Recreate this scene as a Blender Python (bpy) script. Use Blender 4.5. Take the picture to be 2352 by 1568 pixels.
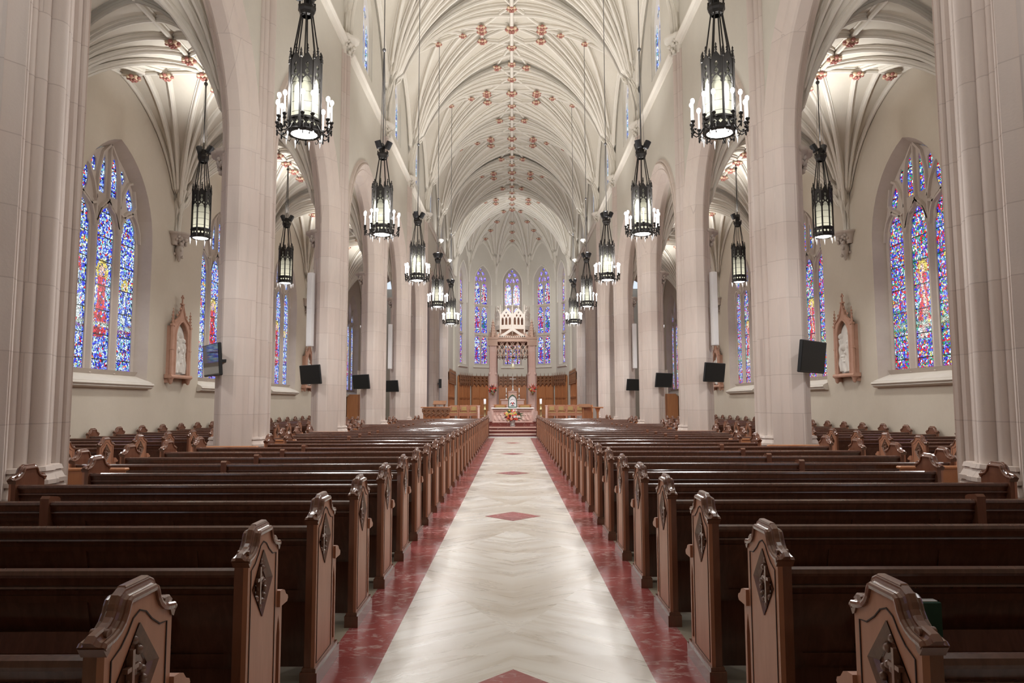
import bpy, bmesh, math, random
from math import sin, cos, pi, sqrt, radians as R
from mathutils import Vector as V, Matrix as MX
random.seed(7)
S = bpy.context.scene
for o in list(bpy.data.objects): bpy.data.objects.remove(o)
COL = S.collection
# ------------------------------------------------------------------ camera, world, exposure
cam_d = bpy.data.cameras.new('camera'); cam = bpy.data.objects.new('camera', cam_d); COL.objects.link(cam)
cam_d.sensor_width = 36; cam_d.lens = 36*1650/2352; cam_d.clip_start = .05; cam_d.clip_end = 200
cam_d.shift_x = -0.0004
cam.matrix_world = MX.Translation((0, 0, 1.5)) @ MX.Rotation(R(90+4.92), 4, 'X') @ MX.Rotation(R(-.14), 4, 'Z')
S.camera = cam
W_ = bpy.data.worlds.new('daylight'); S.world = W_; W_.use_nodes = True
W_.node_tree.nodes['Background'].inputs[0].default_value = (.75, .85, 1, 1)
W_.node_tree.nodes['Background'].inputs[1].default_value = 1.0
S.view_settings.view_transform = 'Standard'; S.view_settings.look = 'None'
S.view_settings.gamma = 1; S.view_settings.exposure = 0.06; S.view_settings.use_curve_mapping = False
cy = S.cycles
cy.use_denoising = True; cy.max_bounces = 5; cy.diffuse_bounces = 4; cy.glossy_bounces = 2
cy.transmission_bounces = 2; cy.transparent_max_bounces = 4; cy.sample_clamp_indirect = 4; cy.sample_clamp_direct = 40
cy.caustics_reflective = False; cy.caustics_refractive = False; cy.use_adaptive_sampling = True; cy.adaptive_threshold = .04
# ------------------------------------------------------------------ plan of the church (metres)
P0, BAY = 6.87, 6.08
PY = [P0 + BAY*k for k in range(8)]            # pier centre lines 6.87 ... 49.43
MID = [P0 + BAY*(k+.5) for k in range(-2, 8)]  # bay centres
NX, AXI, AXO = 4.6, 5.2, 9.05                  # nave wall, aisle side of it, outer aisle wall
CL_Z = 11.4
CHX, CHZ = 2.95, 5.30
AISX = 7.05
# lights of the hanging lamps (nave lanterns, aisle lanterns), then unseen vault spots
LIGHT = []
def spot(loc, to, w, ang, rad=.12, col=(.98, .98, .97), blend=.8):
    d = bpy.data.lights.new('lamp_and_fill_light', 'SPOT'); d.energy = w; d.spot_size = R(ang); d.spot_blend = blend
    d.shadow_soft_size = rad; d.color = col
    o = bpy.data.objects.new('lamp_and_fill_light', d); COL.objects.link(o); o.location = loc
    o.rotation_euler = (V(to)-V(loc)).to_track_quat('-Z', 'Y').to_euler(); return o
def pointl(loc, w, rad=.12, col=(.98, .98, .97)):
    d = bpy.data.lights.new('lamp_and_fill_light', 'POINT'); d.energy = w; d.shadow_soft_size = rad; d.color = col
    o = bpy.data.objects.new('lamp_and_fill_light', d); COL.objects.link(o); o.location = loc; return o
K = .74
for y in MID[1:7]:
    for s in (-1, 1):
        x = s*CHX
        nearf = .95 if y < 5 else 1
        spot((x-s*.3, y, 7.85), (x*.2, y, 17), 820*K*nearf, 118, .2)
        if y > 5: spot((x, y, 5.05), (x, y, 0), 420*K*nearf, 165, .2)
        for a in (90, 210, 330):
            pointl((x+.5*cos(R(a)), y+.5*sin(R(a)), 6.0), 75*K*(nearf if y > 5 else .6), .1)
for y in MID[2:7]:
    for s in (-1, 1):
        spot((s*AISX, y, 7.45), (s*(AISX-.5), y, 12), 340*K, 150, .15)
        spot((s*AISX, y, 5.05), (s*AISX, y, 0), 260*K, 165, .15)
for y in (MID[7], MID[8]):
    for s in (-1, 1): spot((s*4.2, y+2.9, 11.2), (0, y, 17), 330*K, 150, .2)  # unseen spots with no lantern, aimed at the chancel vault
for s in (-1, 1): spot((s*4.0, MID[1]+3, 11.2), (0, MID[1], 17), 500*K, 150, .2)  # unseen pair without a lantern, aimed at the near bay's vault
# unseen spots added to brighten the apse and the canopy over the altar
spot((2.5, 49.5, 11.0), (0, 58, 14.5), 850*K, 120, .2); spot((-2.5, 49.5, 11.0), (0, 58, 14.5), 850*K, 120, .2)
spot((1.5, 38, 11.5), (0, 42, 6.6), 1500*K, 26, .1); spot((-1.5, 38, 11.5), (0, 42, 6.6), 1500*K, 26, .1)
spot((2.5, 33, 13), (0, 38, 1), 1900*K, 60, .15); spot((-2.5, 33, 13), (0, 38, 1), 1900*K, 60, .15)
spot((0, 45, 12.5), (0, 57, 3), 3600*K, 80, .3)
spot((3.6, 44, 8.5), (-1.5, 52, 2), 1300*K, 100, .2); spot((-3.6, 44, 8.5), (1.5, 52, 2), 1300*K, 100, .2)

# ------------------------------------------------------------------ materials
def mat(name, base=(.5, .5, .5), rough=.6, metal=0, emit=None, es=0, coat=0, spec=None):
    m = bpy.data.materials.new(name); m.use_nodes = True; p = m.node_tree.nodes['Principled BSDF']
    p.inputs['Base Color'].default_value = (*base, 1); p.inputs['Roughness'].default_value = rough
    p.inputs['Metallic'].default_value = metal
    if coat: p.inputs['Coat Weight'].default_value = coat; p.inputs['Coat Roughness'].default_value = .08
    if spec is not None: p.inputs['Specular IOR Level'].default_value = spec
    if emit: p.inputs['Emission Color'].default_value = (*emit, 1); p.inputs['Emission Strength'].default_value = es
    if emit: m.cycles.emission_sampling = 'NONE'
    return m
class NT:
    def __init__(s, m): s.t = m.node_tree; s.p = s.t.nodes['Principled BSDF']
    def n(s, typ, ins=None, **kw):
        nd = s.t.nodes.new(typ)
        for k, v in kw.items(): setattr(nd, k, v)
        for k, v in (ins or {}).items():
            if isinstance(v, bpy.types.NodeSocket): s.t.links.new(v, nd.inputs[k])
            else: nd.inputs[k].default_value = v
        return nd
    def l(s, a, b): s.t.links.new(a, b)
    def math(s, op, a, b=0.0, c=None):
        d = {0: a, 1: b}
        if c is not None: d[2] = c
        return s.n('ShaderNodeMath', d, operation=op).outputs[0]
    def mix(s, f, a, b, blend='MIX'):
        nd = s.t.nodes.new('ShaderNodeMix'); nd.data_type = 'RGBA'; nd.blend_type = blend
        for i, v in ((0, f), (6, a), (7, b)):
            if isinstance(v, bpy.types.NodeSocket): s.l(v, nd.inputs[i])
            else: nd.inputs[i].default_value = v if i == 0 else (*v[:3], 1)
        return nd.outputs[2]
    def ramp(s, f, stops, interp='LINEAR'):
        nd = s.n('ShaderNodeValToRGB', {0: f}); cr = nd.color_ramp; cr.interpolation = interp
        while len(cr.elements) < len(stops): cr.elements.new(.5)
        for e, (p, c) in zip(cr.elements, stops): e.position = p; e.color = (*c, 1)
        return nd.outputs[0]
    def pos(s): return s.n('ShaderNodeNewGeometry').outputs['Position']
    def noise(s, vec, scale, det=3, rough=.55, dist=0):
        return s.n('ShaderNodeTexNoise', {'Vector': vec, 'Scale': scale, 'Detail': det, 'Roughness': rough, 'Distortion': dist}).outputs[0]
    def bump(s, h, st=.3, d=.02):
        b = s.n('ShaderNodeBump', {'Height': h, 'Strength': st, 'Distance': d}); s.l(b.outputs[0], s.p.inputs['Normal'])
def stone(name, c1, c2, joint, bw=1.15, bh=.66, dirt=.25):
    m = mat(name, c1, .75); t = NT(m); p = t.pos()
    sx = t.n('ShaderNodeSeparateXYZ', {0: p})
    u = t.math('ADD', t.math('MULTIPLY', sx.outputs[0], .8), sx.outputs[1])
    vec = t.n('ShaderNodeCombineXYZ', {0: u, 1: sx.outputs[2]}).outputs[0]
    br = t.n('ShaderNodeTexBrick', {'Vector': vec, 'Color1': (*c1, 1), 'Color2': (*c2, 1), 'Mortar': (*joint, 1), 'Scale': 1,
        'Mortar Size': .006, 'Mortar Smooth': .1, 'Bias': -.1, 'Brick Width': bw, 'Row Height': bh}, offset=.37, squash=1.3, squash_frequency=3)
    ns = t.noise(p, 1.3, 4, .6); ns2 = t.noise(t.n('ShaderNodeVectorMath', {0: p, 1: (3, 3, .5)}, operation='MULTIPLY').outputs[0], 2.2, 4)
    c = t.mix(t.math('MULTIPLY', ns, .45), br.outputs[0], tuple(x*y for x, y in zip(c2, (1, .9, .9))))
    c = t.mix(t.ramp(ns2, [(.45, (0, 0, 0)), (.8, (dirt,)*3)]), c, tuple(x*.6 for x in c1))
    t.l(c, t.p.inputs['Base Color']); t.bump(t.noise(p, 40, 3), .12, .01)
    return m
def plaster(name, c, c2, sc=.5):
    m = mat(name, c, .85); t = NT(m); p = t.pos()
    f = t.ramp(t.noise(p, sc, 5, .6), [(.35, (0, 0, 0)), (.7, (1, 1, 1))])
    f2 = t.noise(p, 14, 3)
    t.l(t.mix(t.math('MULTIPLY', f2, .25), t.mix(f, c, c2), tuple(x*.82 for x in c)), t.p.inputs['Base Color'])
    t.bump(t.noise(p, 60, 3), .1, .006); return m
def wood(name, c1, c2, rough=.3, coat=.6, grain=(14, 14, 1.4)):
    m = mat(name, c1, rough, coat=coat); t = NT(m); tc = t.n('ShaderNodeTexCoord').outputs['Object']
    mp = t.n('ShaderNodeMapping', {'Vector': tc, 'Scale': grain}).outputs[0]
    n = t.noise(mp, 2.2, 6, .65, .6)
    t.l(t.mix(t.ramp(n, [(.3, (0, 0, 0)), (.75, (1, 1, 1))]), c1, c2), t.p.inputs['Base Color'])
    t.bump(n, .05, .004); return m
M = {}
M['pier'] = stone('pinkish limestone', (.66, .585, .53), (.60, .515, .46), (.48, .41, .37))
M['arch'] = stone('dressed limestone', (.65, .57, .505), (.60, .52, .455), (.50, .43, .38), 1.1, 1.1, .15)
M['wall'] = plaster('beige wall plaster', (.53, .465, .375), (.59, .525, .435))
M['cwall'] = plaster('upper wall plaster', (.58, .54, .465), (.64, .60, .52))
M['vault'] = plaster('cream vault plaster', (.60, .55, .46), (.66, .61, .53), .8)
M['rib'] = plaster('pale vault rib plaster', (.70, .65, .57), (.74, .70, .62), 1.5)
M['trace'] = plaster('grey pink tracery stone', (.50, .43, .375), (.56, .49, .43), 2)
M['sill'] = plaster('pale sill stone', (.62, .57, .5), (.66, .61, .55), 3)
M['red'] = mat('painted red relief', (.38, .15, .12), .5)
M['gold'] = mat('gilded relief', (.70, .52, .36), .5, .1)
M['iron'] = mat('dark bronze', (.035, .032, .03), .42, .7)
M['steel'] = mat('grey steel cable', (.18, .18, .19), .4, .8)
M['can'] = mat('black lamp housing', (.012, .012, .014), .45)
M['bulb'] = mat('glowing candle bulb', (1, 1, 1), .4, emit=(1, .97, .93), es=22)
M['candle'] = mat('lit white candle sleeve', (.9, .9, .88), .5, emit=(1, .97, .92), es=2.6)
M['disc'] = mat('glowing diffuser', (1, 1, 1), .5, emit=(1, .98, .93), es=6)
M['lglass'] = mat('amber lantern glass', (.13, .13, .10), .3, emit=(.95, .9, .68), es=.42)
def lantern_glass():
    m = M['lglass']; t = NT(m); tc = t.n('ShaderNodeTexCoord').outputs['Object']; z = t.n('ShaderNodeSeparateXYZ', {0: tc}).outputs[2]
    st = t.n('ShaderNodeMapRange', {0: z, 1: .1, 2: .95, 3: 1.0, 4: .05}).outputs[0]
    lead = t.math('GREATER_THAN', t.math('FRACT', t.math('MULTIPLY', z, 7)), .06)
    t.l(t.math('MULTIPLY', st, lead), t.p.inputs['Emission Strength'])
lantern_glass()
M['crystal'] = mat('white glass spike', (.9, .9, .9), .1, emit=(1, 1, 1), es=.6)
M['wood'] = wood('dark polished oak', (.085, .032, .02), (.135, .055, .034), .26, .7)  # oak of the pew backs, its tone lowered to carry their shade
M['woodend'] = wood('polished oak pew end', (.36, .155, .085), (.44, .20, .12), .42, .08, (9, 9, 1.2))  # same oak toned lighter where aisle light falls on the end faces
M['woodshade'] = wood('shade-toned oak', (.14, .056, .032), (.20, .085, .05), .25, .5, (9, 9, 1.2))  # pew oak with shade put into its tone, for edges and crests
M['carve'] = wood('carved dark oak', (.16, .08, .05), (.24, .12, .08), .3, .6)
M['groove'] = mat('dark groove stain', (.03, .014, .01), .6)  # dark stain of the thin line around each pew end
M['lwood'] = wood('warm oak panelling', (.40, .155, .062), (.50, .22, .09), .4, .25, (5, 5, .7))
M['dwood'] = wood('carved oak cresting', (.17, .075, .035), (.26, .12, .06), .45, .2)
M['cushion'] = mat('gold leather cushion', (.40, .27, .11), .35)
M['black'] = mat('matt black plastic', (.008, .009, .01), .45)
M['screen'] = mat('black glass screen', (.006, .007, .008), .06, spec=.7)
M['screen2'] = mat('dull black screen', (.008, .01, .011), .5, spec=.3)
M['white'] = mat('white painted metal', (.78, .76, .75), .5)
M['paper'] = mat('white paper', (.8, .79, .82), .6)
M['pinkm'] = stone('rose marble', (.62, .40, .34), (.70, .52, .46), (.5, .35, .3), .9, .9, .1)
M['canopy'] = plaster('rose canopy stone', (.56, .38, .30), (.62, .44, .35), 2)
M['whitem'] = plaster('white carved stone', (.80, .72, .64), (.84, .77, .70), 3)
M['relief'] = plaster('white plaster relief', (.72, .68, .62), (.78, .74, .70), 3)
M['terra'] = plaster('terracotta frame', (.46, .26, .18), (.54, .32, .24), 4)
M['silver'] = mat('polished silver', (.75, .73, .70), .25, .8)
M['brass'] = mat('brass', (.55, .45, .24), .35, .7)
M['green'] = mat('green leaves', (.05, .13, .035), .6)
M['emeral'] = mat('dark green frame', (.02, .07, .04), .4)
M['hymn'] = mat('dark green book cloth', (.01, .05, .03), .6)
for n_, c_ in (('f_red', (.55, .03, .03)), ('f_orange', (.78, .22, .07)), ('f_peach', (.80, .45, .30)), ('f_white', (.85, .82, .78)),
               ('f_yellow', (.70, .60, .14)), ('f_wine', (.12, .015, .035)), ('f_coral', (.75, .12, .08))):
    M[n_] = mat(n_[2:]+' petals', c_, .6)
M['glassv'] = mat('clear glass vase', (.45, .42, .40), .08, spec=.8)
# marble aisle floor
def marble():
    m = mat('veined white marble', (.7, .66, .6), .16, spec=.5); t = NT(m); p = t.pos()
    s = t.n('ShaderNodeSeparateXYZ', {0: p}); x, y = s.outputs[0], s.outputs[1]
    ax = t.math('ABSOLUTE', x)
    # slabs meet in a chevron between the diamonds, veins lean towards the joint
    sh = t.math('ADD', t.math('DIVIDE', t.math('SUBTRACT', y, 3.85), 5.92), 0.0)
    fr = t.math('FRACT', sh); tri = t.math('ABSOLUTE', t.math('SUBTRACT', fr, .5))
    side = t.math('GREATER_THAN', t.math('ADD', t.math('MULTIPLY', ax, .35), t.math('MULTIPLY', tri, 1.0)), .33)
    lean = t.math('MULTIPLY', t.math('SUBTRACT', side, .5), t.math('MULTIPLY', ax, 1.5))
    cell = t.math('FLOOR', t.math('MULTIPLY', y, 1/1.48))
    v = t.n('ShaderNodeCombineXYZ', {0: t.math('ADD', t.math('MULTIPLY', x, .33), t.math('MULTIPLY', cell, 3.7)), 1: t.math('MULTIPLY', t.math('ADD', y, lean), 1.5), 2: side}).outputs[0]
    n1 = t.noise(v, 1.25, 6, .55, .5); n2 = t.noise(v, 5, 5, .6, .5); n3 = t.noise(v, .7, 3, .5)
    vein = t.ramp(t.math('ABSOLUTE', t.math('SUBTRACT', n1, .5)), [(0, (1, 1, 1)), (.03, (.45, .45, .45)), (.12, (0, 0, 0))])
    c = t.mix(t.ramp(n3, [(.4, (0, 0, 0)), (.65, (1, 1, 1))]), (.72, .69, .63), (.52, .46, .375))
    c = t.mix(t.math('MULTIPLY', n2, .35), c, (.78, .75, .71))
    c = t.mix(t.math('MULTIPLY', vein, .65), c, (.44, .37, .28))
    t.l(c, t.p.inputs['Base Color']); t.l(t.n('ShaderNodeMapRange', {0: n2, 3: .2, 4: .38}).outputs[0], t.p.inputs['Roughness'])
    return m
M['marble'] = marble()
def redmarble(name, base, blotch, rough=.18, amt=.62):
    m = mat(name, base, rough); t = NT(m); p = t.pos()
    v = t.n('ShaderNodeVectorMath', {0: p, 1: (.9, 1.5, 1.2)}, operation='MULTIPLY').outputs[0]
    n1 = t.noise(v, 9, 7, .68, 1.2); n2 = t.noise(v, 1.4, 3)
    f = t.ramp(t.math('ADD', n1, t.math('MULTIPLY', n2, .25)), [(amt, (0, 0, 0)), (amt+.14, (1, 1, 1))])
    c = t.mix(n2, base, tuple(q*.55 for q in base))
    slab = t.n('ShaderNodeTexWhiteNoise', {'W': t.math('FLOOR', t.math('DIVIDE', t.n('ShaderNodeSeparateXYZ', {0: p}).outputs[1], .74))}, noise_dimensions='1D').outputs[0]
    c = t.mix(t.math('MULTIPLY', slab, .45), c, tuple(q*1.5 for q in base))
    t.l(t.mix(f, c, blotch), t.p.inputs['Base Color']); return m
M['redm'] = redmarble('red marble', (.33, .082, .078), (.56, .37, .35), .24, .655)
M['stepm'] = redmarble('dark red step marble', (.20, .055, .045), (.6, .5, .45), .08, .72)
M['floor'] = plaster('grey beige pew floor', (.26, .22, .165), (.32, .27, .20), 3)
# stained glass: leaded cells coloured by a pane-by-pane design stored as a colour attribute
def stained(name, pal, es, scale=15.0):
    m = mat(name, (.01, .01, .01), .25, emit=(1, 1, 1), es=es); t = NT(m)
    uv = t.n('ShaderNodeUVMap').outputs[0]
    wv = t.n('ShaderNodeVectorMath', {0: uv, 1: t.n('ShaderNodeVectorMath', {0: t.n('ShaderNodeTexNoise', {'Vector': uv, 'Scale': 6.0, 'Detail': 2}).outputs[1], 1: (.09, .09, 0)}, operation='MULTIPLY').outputs[0]}, operation='ADD').outputs[0]
    vo = t.n('ShaderNodeTexVoronoi', {'Vector': wv, 'Scale': scale, 'Randomness': .95}, feature='F1')
    ve = t.n('ShaderNodeTexVoronoi', {'Vector': wv, 'Scale': scale, 'Randomness': .95}, feature='DISTANCE_TO_EDGE')
    rnd = t.n('ShaderNodeSeparateColor', {0: vo.outputs['Color']})
    c = t.ramp(rnd.outputs[0], pal, 'CONSTANT')
    at = t.n('ShaderNodeAttribute', attribute_name='tint')
    jit = t.n('ShaderNodeMapRange', {0: rnd.outputs[1], 3: .45, 4: 1.35}).outputs[0]
    tint = t.n('ShaderNodeVectorMath', {0: at.outputs['Color'], 'Scale': jit}, operation='SCALE').outputs[0]
    use = t.math('MULTIPLY', at.outputs['Alpha'], t.math('GREATER_THAN', rnd.outputs[2], .14))
    c = t.mix(use, c, tint)
    lead = t.ramp(ve.outputs[0], [(.05, (0, 0, 0)), (.11, (1, 1, 1))])
    vy = t.n('ShaderNodeSeparateXYZ', {0: uv}).outputs[1]
    bar = t.ramp(t.math('ABSOLUTE', t.math('SUBTRACT', t.math('FRACT', t.math('DIVIDE', vy, .56)), .5)), [(.016, (0, 0, 0)), (.026, (1, 1, 1))])
    c = t.mix(1.0, c, lead, 'MULTIPLY'); c = t.mix(1.0, c, bar, 'MULTIPLY')
    t.l(c, t.p.inputs['Emission Color']); return m
BL, LB, WH, RD, GR, YE, PU, DK, TQ = (.02, .04, .75), (.16, .28, .95), (.75, .9, 1), (.75, .01, .03), (.03, .30, .16), (.8, .62, .12), (.35, .1, .75), (.01, .02, .12), (.2, .6, .6)
M['sgL'] = stained('blue stained glass', [(0, BL), (.22, LB), (.40, WH), (.64, (.45, .65, 1)), (.76, TQ), (.84, RD), (.91, DK), (.97, YE)], 1.5, 23)
M['sgR'] = stained('red green stained glass', [(0, RD), (.20, BL), (.38, WH), (.52, LB), (.64, GR), (.78, TQ), (.86, PU), (.93, YE)], 1.5, 23)
M['sgA'] = stained('apse stained glass', [(0, BL), (.22, PU), (.34, WH), (.58, LB), (.76, RD), (.86, GR), (.92, (.8, .4, .35))], 1.5, 13)
M['sgC'] = stained('clerestory stained glass', [(0, LB), (.3, WH), (.6, TQ), (.75, BL), (.9, (.5, .7, 1))], 1.3, 9)

# ------------------------------------------------------------------ mesh helpers
class MB:
    def __init__(s): s.v = []; s.f = []; s.m = []; s.sm = []
    def add(s, vs, fs, m=0, sm=False):
        b = len(s.v); s.v += [tuple(q) for q in vs]
        for f in fs: s.f.append([i+b for i in f]); s.m.append(m); s.sm.append(sm)
        return s
    def box(s, c, d, m=0, rz=0, bev=0):
        x, y, z = [q/2 for q in d]; cr, sr = cos(rz), sin(rz)
        if bev:
            vs = []; fs = []
            ring = lambda hx, hy, zz: [(-hx, -hy, zz), (hx, -hy, zz), (hx, hy, zz), (-hx, hy, zz)]
            for hx, hy, zz in ((x-bev, y-bev, -z), (x, y, -z+bev), (x, y, z-bev), (x-bev, y-bev, z)): vs += ring(hx, hy, zz)
            for i in range(3):
                for j in range(4): a = i*4+j; b = i*4+(j+1) % 4; fs.append((a, b, b+4, a+4))
            fs += [(3, 2, 1, 0), (12, 13, 14, 15)]
        else:
            vs = [(i*x, j*y, k*z) for k in (-1, 1) for i, j in ((-1, -1), (1, -1), (1, 1), (-1, 1))]
            fs = [(3, 2, 1, 0), (4, 5, 6, 7), (0, 1, 5, 4), (1, 2, 6, 5), (2, 3, 7, 6), (3, 0, 4, 7)]
        return s.add([(c[0]+a*cr-b*sr, c[1]+a*sr+b*cr, c[2]+q) for a, b, q in vs], fs, m)
    def prism(s, pts, a, b, ax='z', m=0, sm=False, caps=True):
        # pts 2D; ax = extrusion axis; other two in order (x: y,z) (y: x,z) (z: x,y)
        mp = {'x': lambda p, t: (t, p[0], p[1]), 'y': lambda p, t: (p[0], t, p[1]), 'z': lambda p, t: (p[0], p[1], t)}[ax]
        n = len(pts); vs = [mp(p, a) for p in pts]+[mp(p, b) for p in pts]
        s.add(vs, [(i, (i+1) % n, n+(i+1) % n, n+i) for i in range(n)], m, sm)
        if caps: s.add(vs, [tuple(range(n))[::-1], tuple(range(n, 2*n))], m)
        return s
    def lathe(s, prof, c=(0, 0, 0), n=12, m=0, sm=True, a0=0, a1=2*pi):
        full = abs(a1-a0-2*pi) < 1e-6; k = n if full else n+1; vs = []
        for r, z in prof:
            for j in range(k):
                a = a0+(a1-a0)*j/n; vs.append((c[0]+r*cos(a), c[1]+r*sin(a), c[2]+z))
        fs = []
        for i in range(len(prof)-1):
            for j in range(n):
                b = (j+1) % k; fs.append((i*k+j, i*k+b, (i+1)*k+b, (i+1)*k+j))
        return s.add(vs, fs, m, sm)
    def sweep(s, path, prof, m=0, sm=False, up=(0, 0, 1), closed=False, caps=True, nrm=None):
        # prof (a,b): a along side, b along normal
        path = [V(p) for p in path]; n = len(path); k = len(prof); vs = []
        for i, p in enumerate(path):
            if closed: t = (path[(i+1) % n]-path[i-1])
            else: t = path[min(i+1, n-1)]-path[max(i-1, 0)]
            t.normalize(); u = V(up) if nrm is None else V(nrm(i, p, t))
            sd = t.cross(u)
            if sd.length < 1e-5: sd = V((1, 0, 0))
            sd.normalize(); nn = sd.cross(t)
            for a, b in prof: vs.append(p+sd*a+nn*b)
        fs = []; L = n if closed else n-1
        for i in range(L):
            for j in range(k):
                a = i*k+j; b = i*k+(j+1) % k; c = ((i+1) % n)*k+(j+1) % k; d = ((i+1) % n)*k+j; fs.append((a, b, c, d))
        if caps and not closed: fs += [tuple(range(k))[::-1], tuple((n-1)*k+j for j in range(k))]
        return s.add(vs, fs, m, sm)
    def tube(s, path, r, n=6, m=0, sm=True):
        rr = r if callable(r) else (lambda i: r)
        path = [V(p) for p in path]; N = len(path); vs = []
        for i, p in enumerate(path):
            t = (path[min(i+1, N-1)]-path[max(i-1, 0)]).normalized()
            u = V((0, 0, 1)) if abs(t.z) < .9 else V((0, 1, 0)); sd = t.cross(u).normalized(); nn = sd.cross(t)
            for j in range(n): a = 2*pi*j/n; vs.append(p+(sd*cos(a)+nn*sin(a))*rr(i))
        fs = [(i*n+j, i*n+(j+1) % n, (i+1)*n+(j+1) % n, (i+1)*n+j) for i in range(N-1) for j in range(n)]
        s.add(vs, fs, m, sm); s.add(vs, [tuple(range(n))[::-1], tuple((N-1)*n+j for j in range(n))], m); return s
    def ball(s, c, r, m=0, n=6, q=4, sx=1, sy=1, sz=1):
        prof = [(r*sin(pi*i/q)+1e-4, -r*cos(pi*i/q)) for i in range(q+1)]; b = len(s.v); s.lathe(prof, (0, 0, 0), n, m)
        for i in range(b, len(s.v)): x, y, z = s.v[i]; s.v[i] = (c[0]+x*sx, c[1]+y*sy, c[2]+z*sz)
        return s
    def merge(s, o, f=lambda p: p, m=None):
        b = len(s.v); s.v += [tuple(f(p)) for p in o.v]
        for q, mm, ss in zip(o.f, o.m, o.sm): s.f.append([i+b for i in q]); s.m.append(mm if m is None else m); s.sm.append(ss)
        return s
    def data(s, name, mats):
        me = bpy.data.meshes.new(name); me.from_pydata(s.v, [], s.f)
        for mm in mats: me.materials.append(M[mm])
        me.polygons.foreach_set('material_index', s.m); me.polygons.foreach_set('use_smooth', s.sm); me.update(); return me
    def build(s, name, mats, parent=None, loc=None):
        if isinstance(mats, str): mats = [mats]
        return link(name, s.data(name, mats), parent, loc)
def link(name, data, parent=None, loc=None, rz=None):
    o = bpy.data.objects.new(name, data); COL.objects.link(o)
    if parent: o.parent = parent; KIDS.setdefault(parent.name, []).append(o)
    if loc is not None: o.location = loc
    if rz is not None: o.rotation_euler.z = rz
    return o
KIDS = {}
def thing(name, label, cat, loc=(0, 0, 0), rz=0, group=None):
    o = link(name, None, None, loc, rz); o.empty_display_size = .1; return tag(o, label, cat, group)
def tag(o, label, cat, group=None):
    o['label'] = label; o['category'] = cat
    if group: o['group'] = group
    return o
def struct(o): o['kind'] = 'structure'; return o
def copy_tree(o, parent=None, loc=None, rz=None, label=None):
    c = o.copy(); COL.objects.link(c); c.parent = parent
    if parent: KIDS.setdefault(parent.name, []).append(c)
    if loc is not None: c.location = loc
    if rz is not None: c.rotation_euler.z = rz
    if label: c['label'] = label
    for k in list(KIDS.get(o.name, [])): copy_tree(k, c)
    return c
def plate(outer, holes=(), depth=.1, bev=0.0, m=0):
    """flat plate in the x-z plane with holes, thickness along y, as an MB"""
    cu = bpy.data.curves.new('tmp', 'CURVE'); cu.dimensions = '2D'; cu.fill_mode = 'BOTH'; cu.extrude = depth/2-bev; cu.bevel_depth = bev; cu.bevel_resolution = 0
    cu.offset = -bev
    outs = outer if isinstance(outer[0][0], (tuple, list)) else [outer]
    for pl in list(outs)+list(holes):
        sp = cu.splines.new('POLY'); sp.points.add(len(pl)-1); sp.use_cyclic_u = True
        for p, q in zip(sp.points, pl): p.co = (q[0], q[1], 0, 1)
    o = bpy.data.objects.new('tmp', cu); me = bpy.data.meshes.new_from_object(o)
    b = MB(); b.add([(v.co.x, v.co.z, v.co.y) for v in me.vertices], [tuple(p.vertices) for p in me.polygons], m)
    bpy.data.objects.remove(o); bpy.data.curves.remove(cu); bpy.data.meshes.remove(me); return b
def pointed(h, c, z0, n=8, x0=0, base=None):
    """pointed arch outline: half width h, arc centres c beyond the middle, spring z0; base adds the jambs"""
    Rr = h+c; t = math.acos(c/Rr); L = [(x0-(-c+Rr*cos(t*i/n)), z0+Rr*sin(t*i/n)) for i in range(n+1)]
    Rt = [(2*x0-x, z) for x, z in L[::-1][1:]]
    a = L+Rt
    return a if base is None else [(x0-h, base)]+a+[(x0+h, base)]
def foil(cx, cz, w, h, n=4, k=8):
    """lobed opening (multifoil)"""
    return [(cx+w*(.72+.28*abs(cos(n*a/2)))*cos(a), cz+h*(.72+.28*abs(cos(n*a/2)))*sin(a)) for a in [2*pi*i/(k*n) for i in range(k*n)]]
def lighthole(x0, h, zb, zs, c=.25):
    """window light with a cusped head"""
    Rr = h+h*c*4; cc = h*c*4; t = math.acos(cc/Rr); n = 10; L = []
    for i in range(n+1):
        a = t*i/n; r = Rr*(1-.10*(max(0, sin(pi*min(1, i/n*2.2)))**4 if i < n*.8 else 0)); L.append((x0-(-cc+r*cos(a)), zs+r*sin(a)))
    L[-1] = (x0, L[-1][1])
    return [(x0-h, zb)]+L+[(2*x0-x, z) for x, z in L[::-1][1:]]+[(x0+h, zb)]
ORD = ['first', 'second', 'third', 'fourth', 'fifth', 'sixth', 'seventh', 'eighth', 'ninth', 'tenth', 'eleventh', 'twelfth', 'thirteenth', 'fourteenth', 'fifteenth',
       'sixteenth', 'seventeenth', 'eighteenth', 'nineteenth', 'twentieth', 'twenty-first', 'twenty-second', 'twenty-third', 'twenty-fourth', 'twenty-fifth',
       'twenty-sixth', 'twenty-seventh', 'twenty-eighth', 'twenty-ninth', 'thirtieth', 'thirty-first']
SIDE = {-1: 'left', 1: 'right'}
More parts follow.
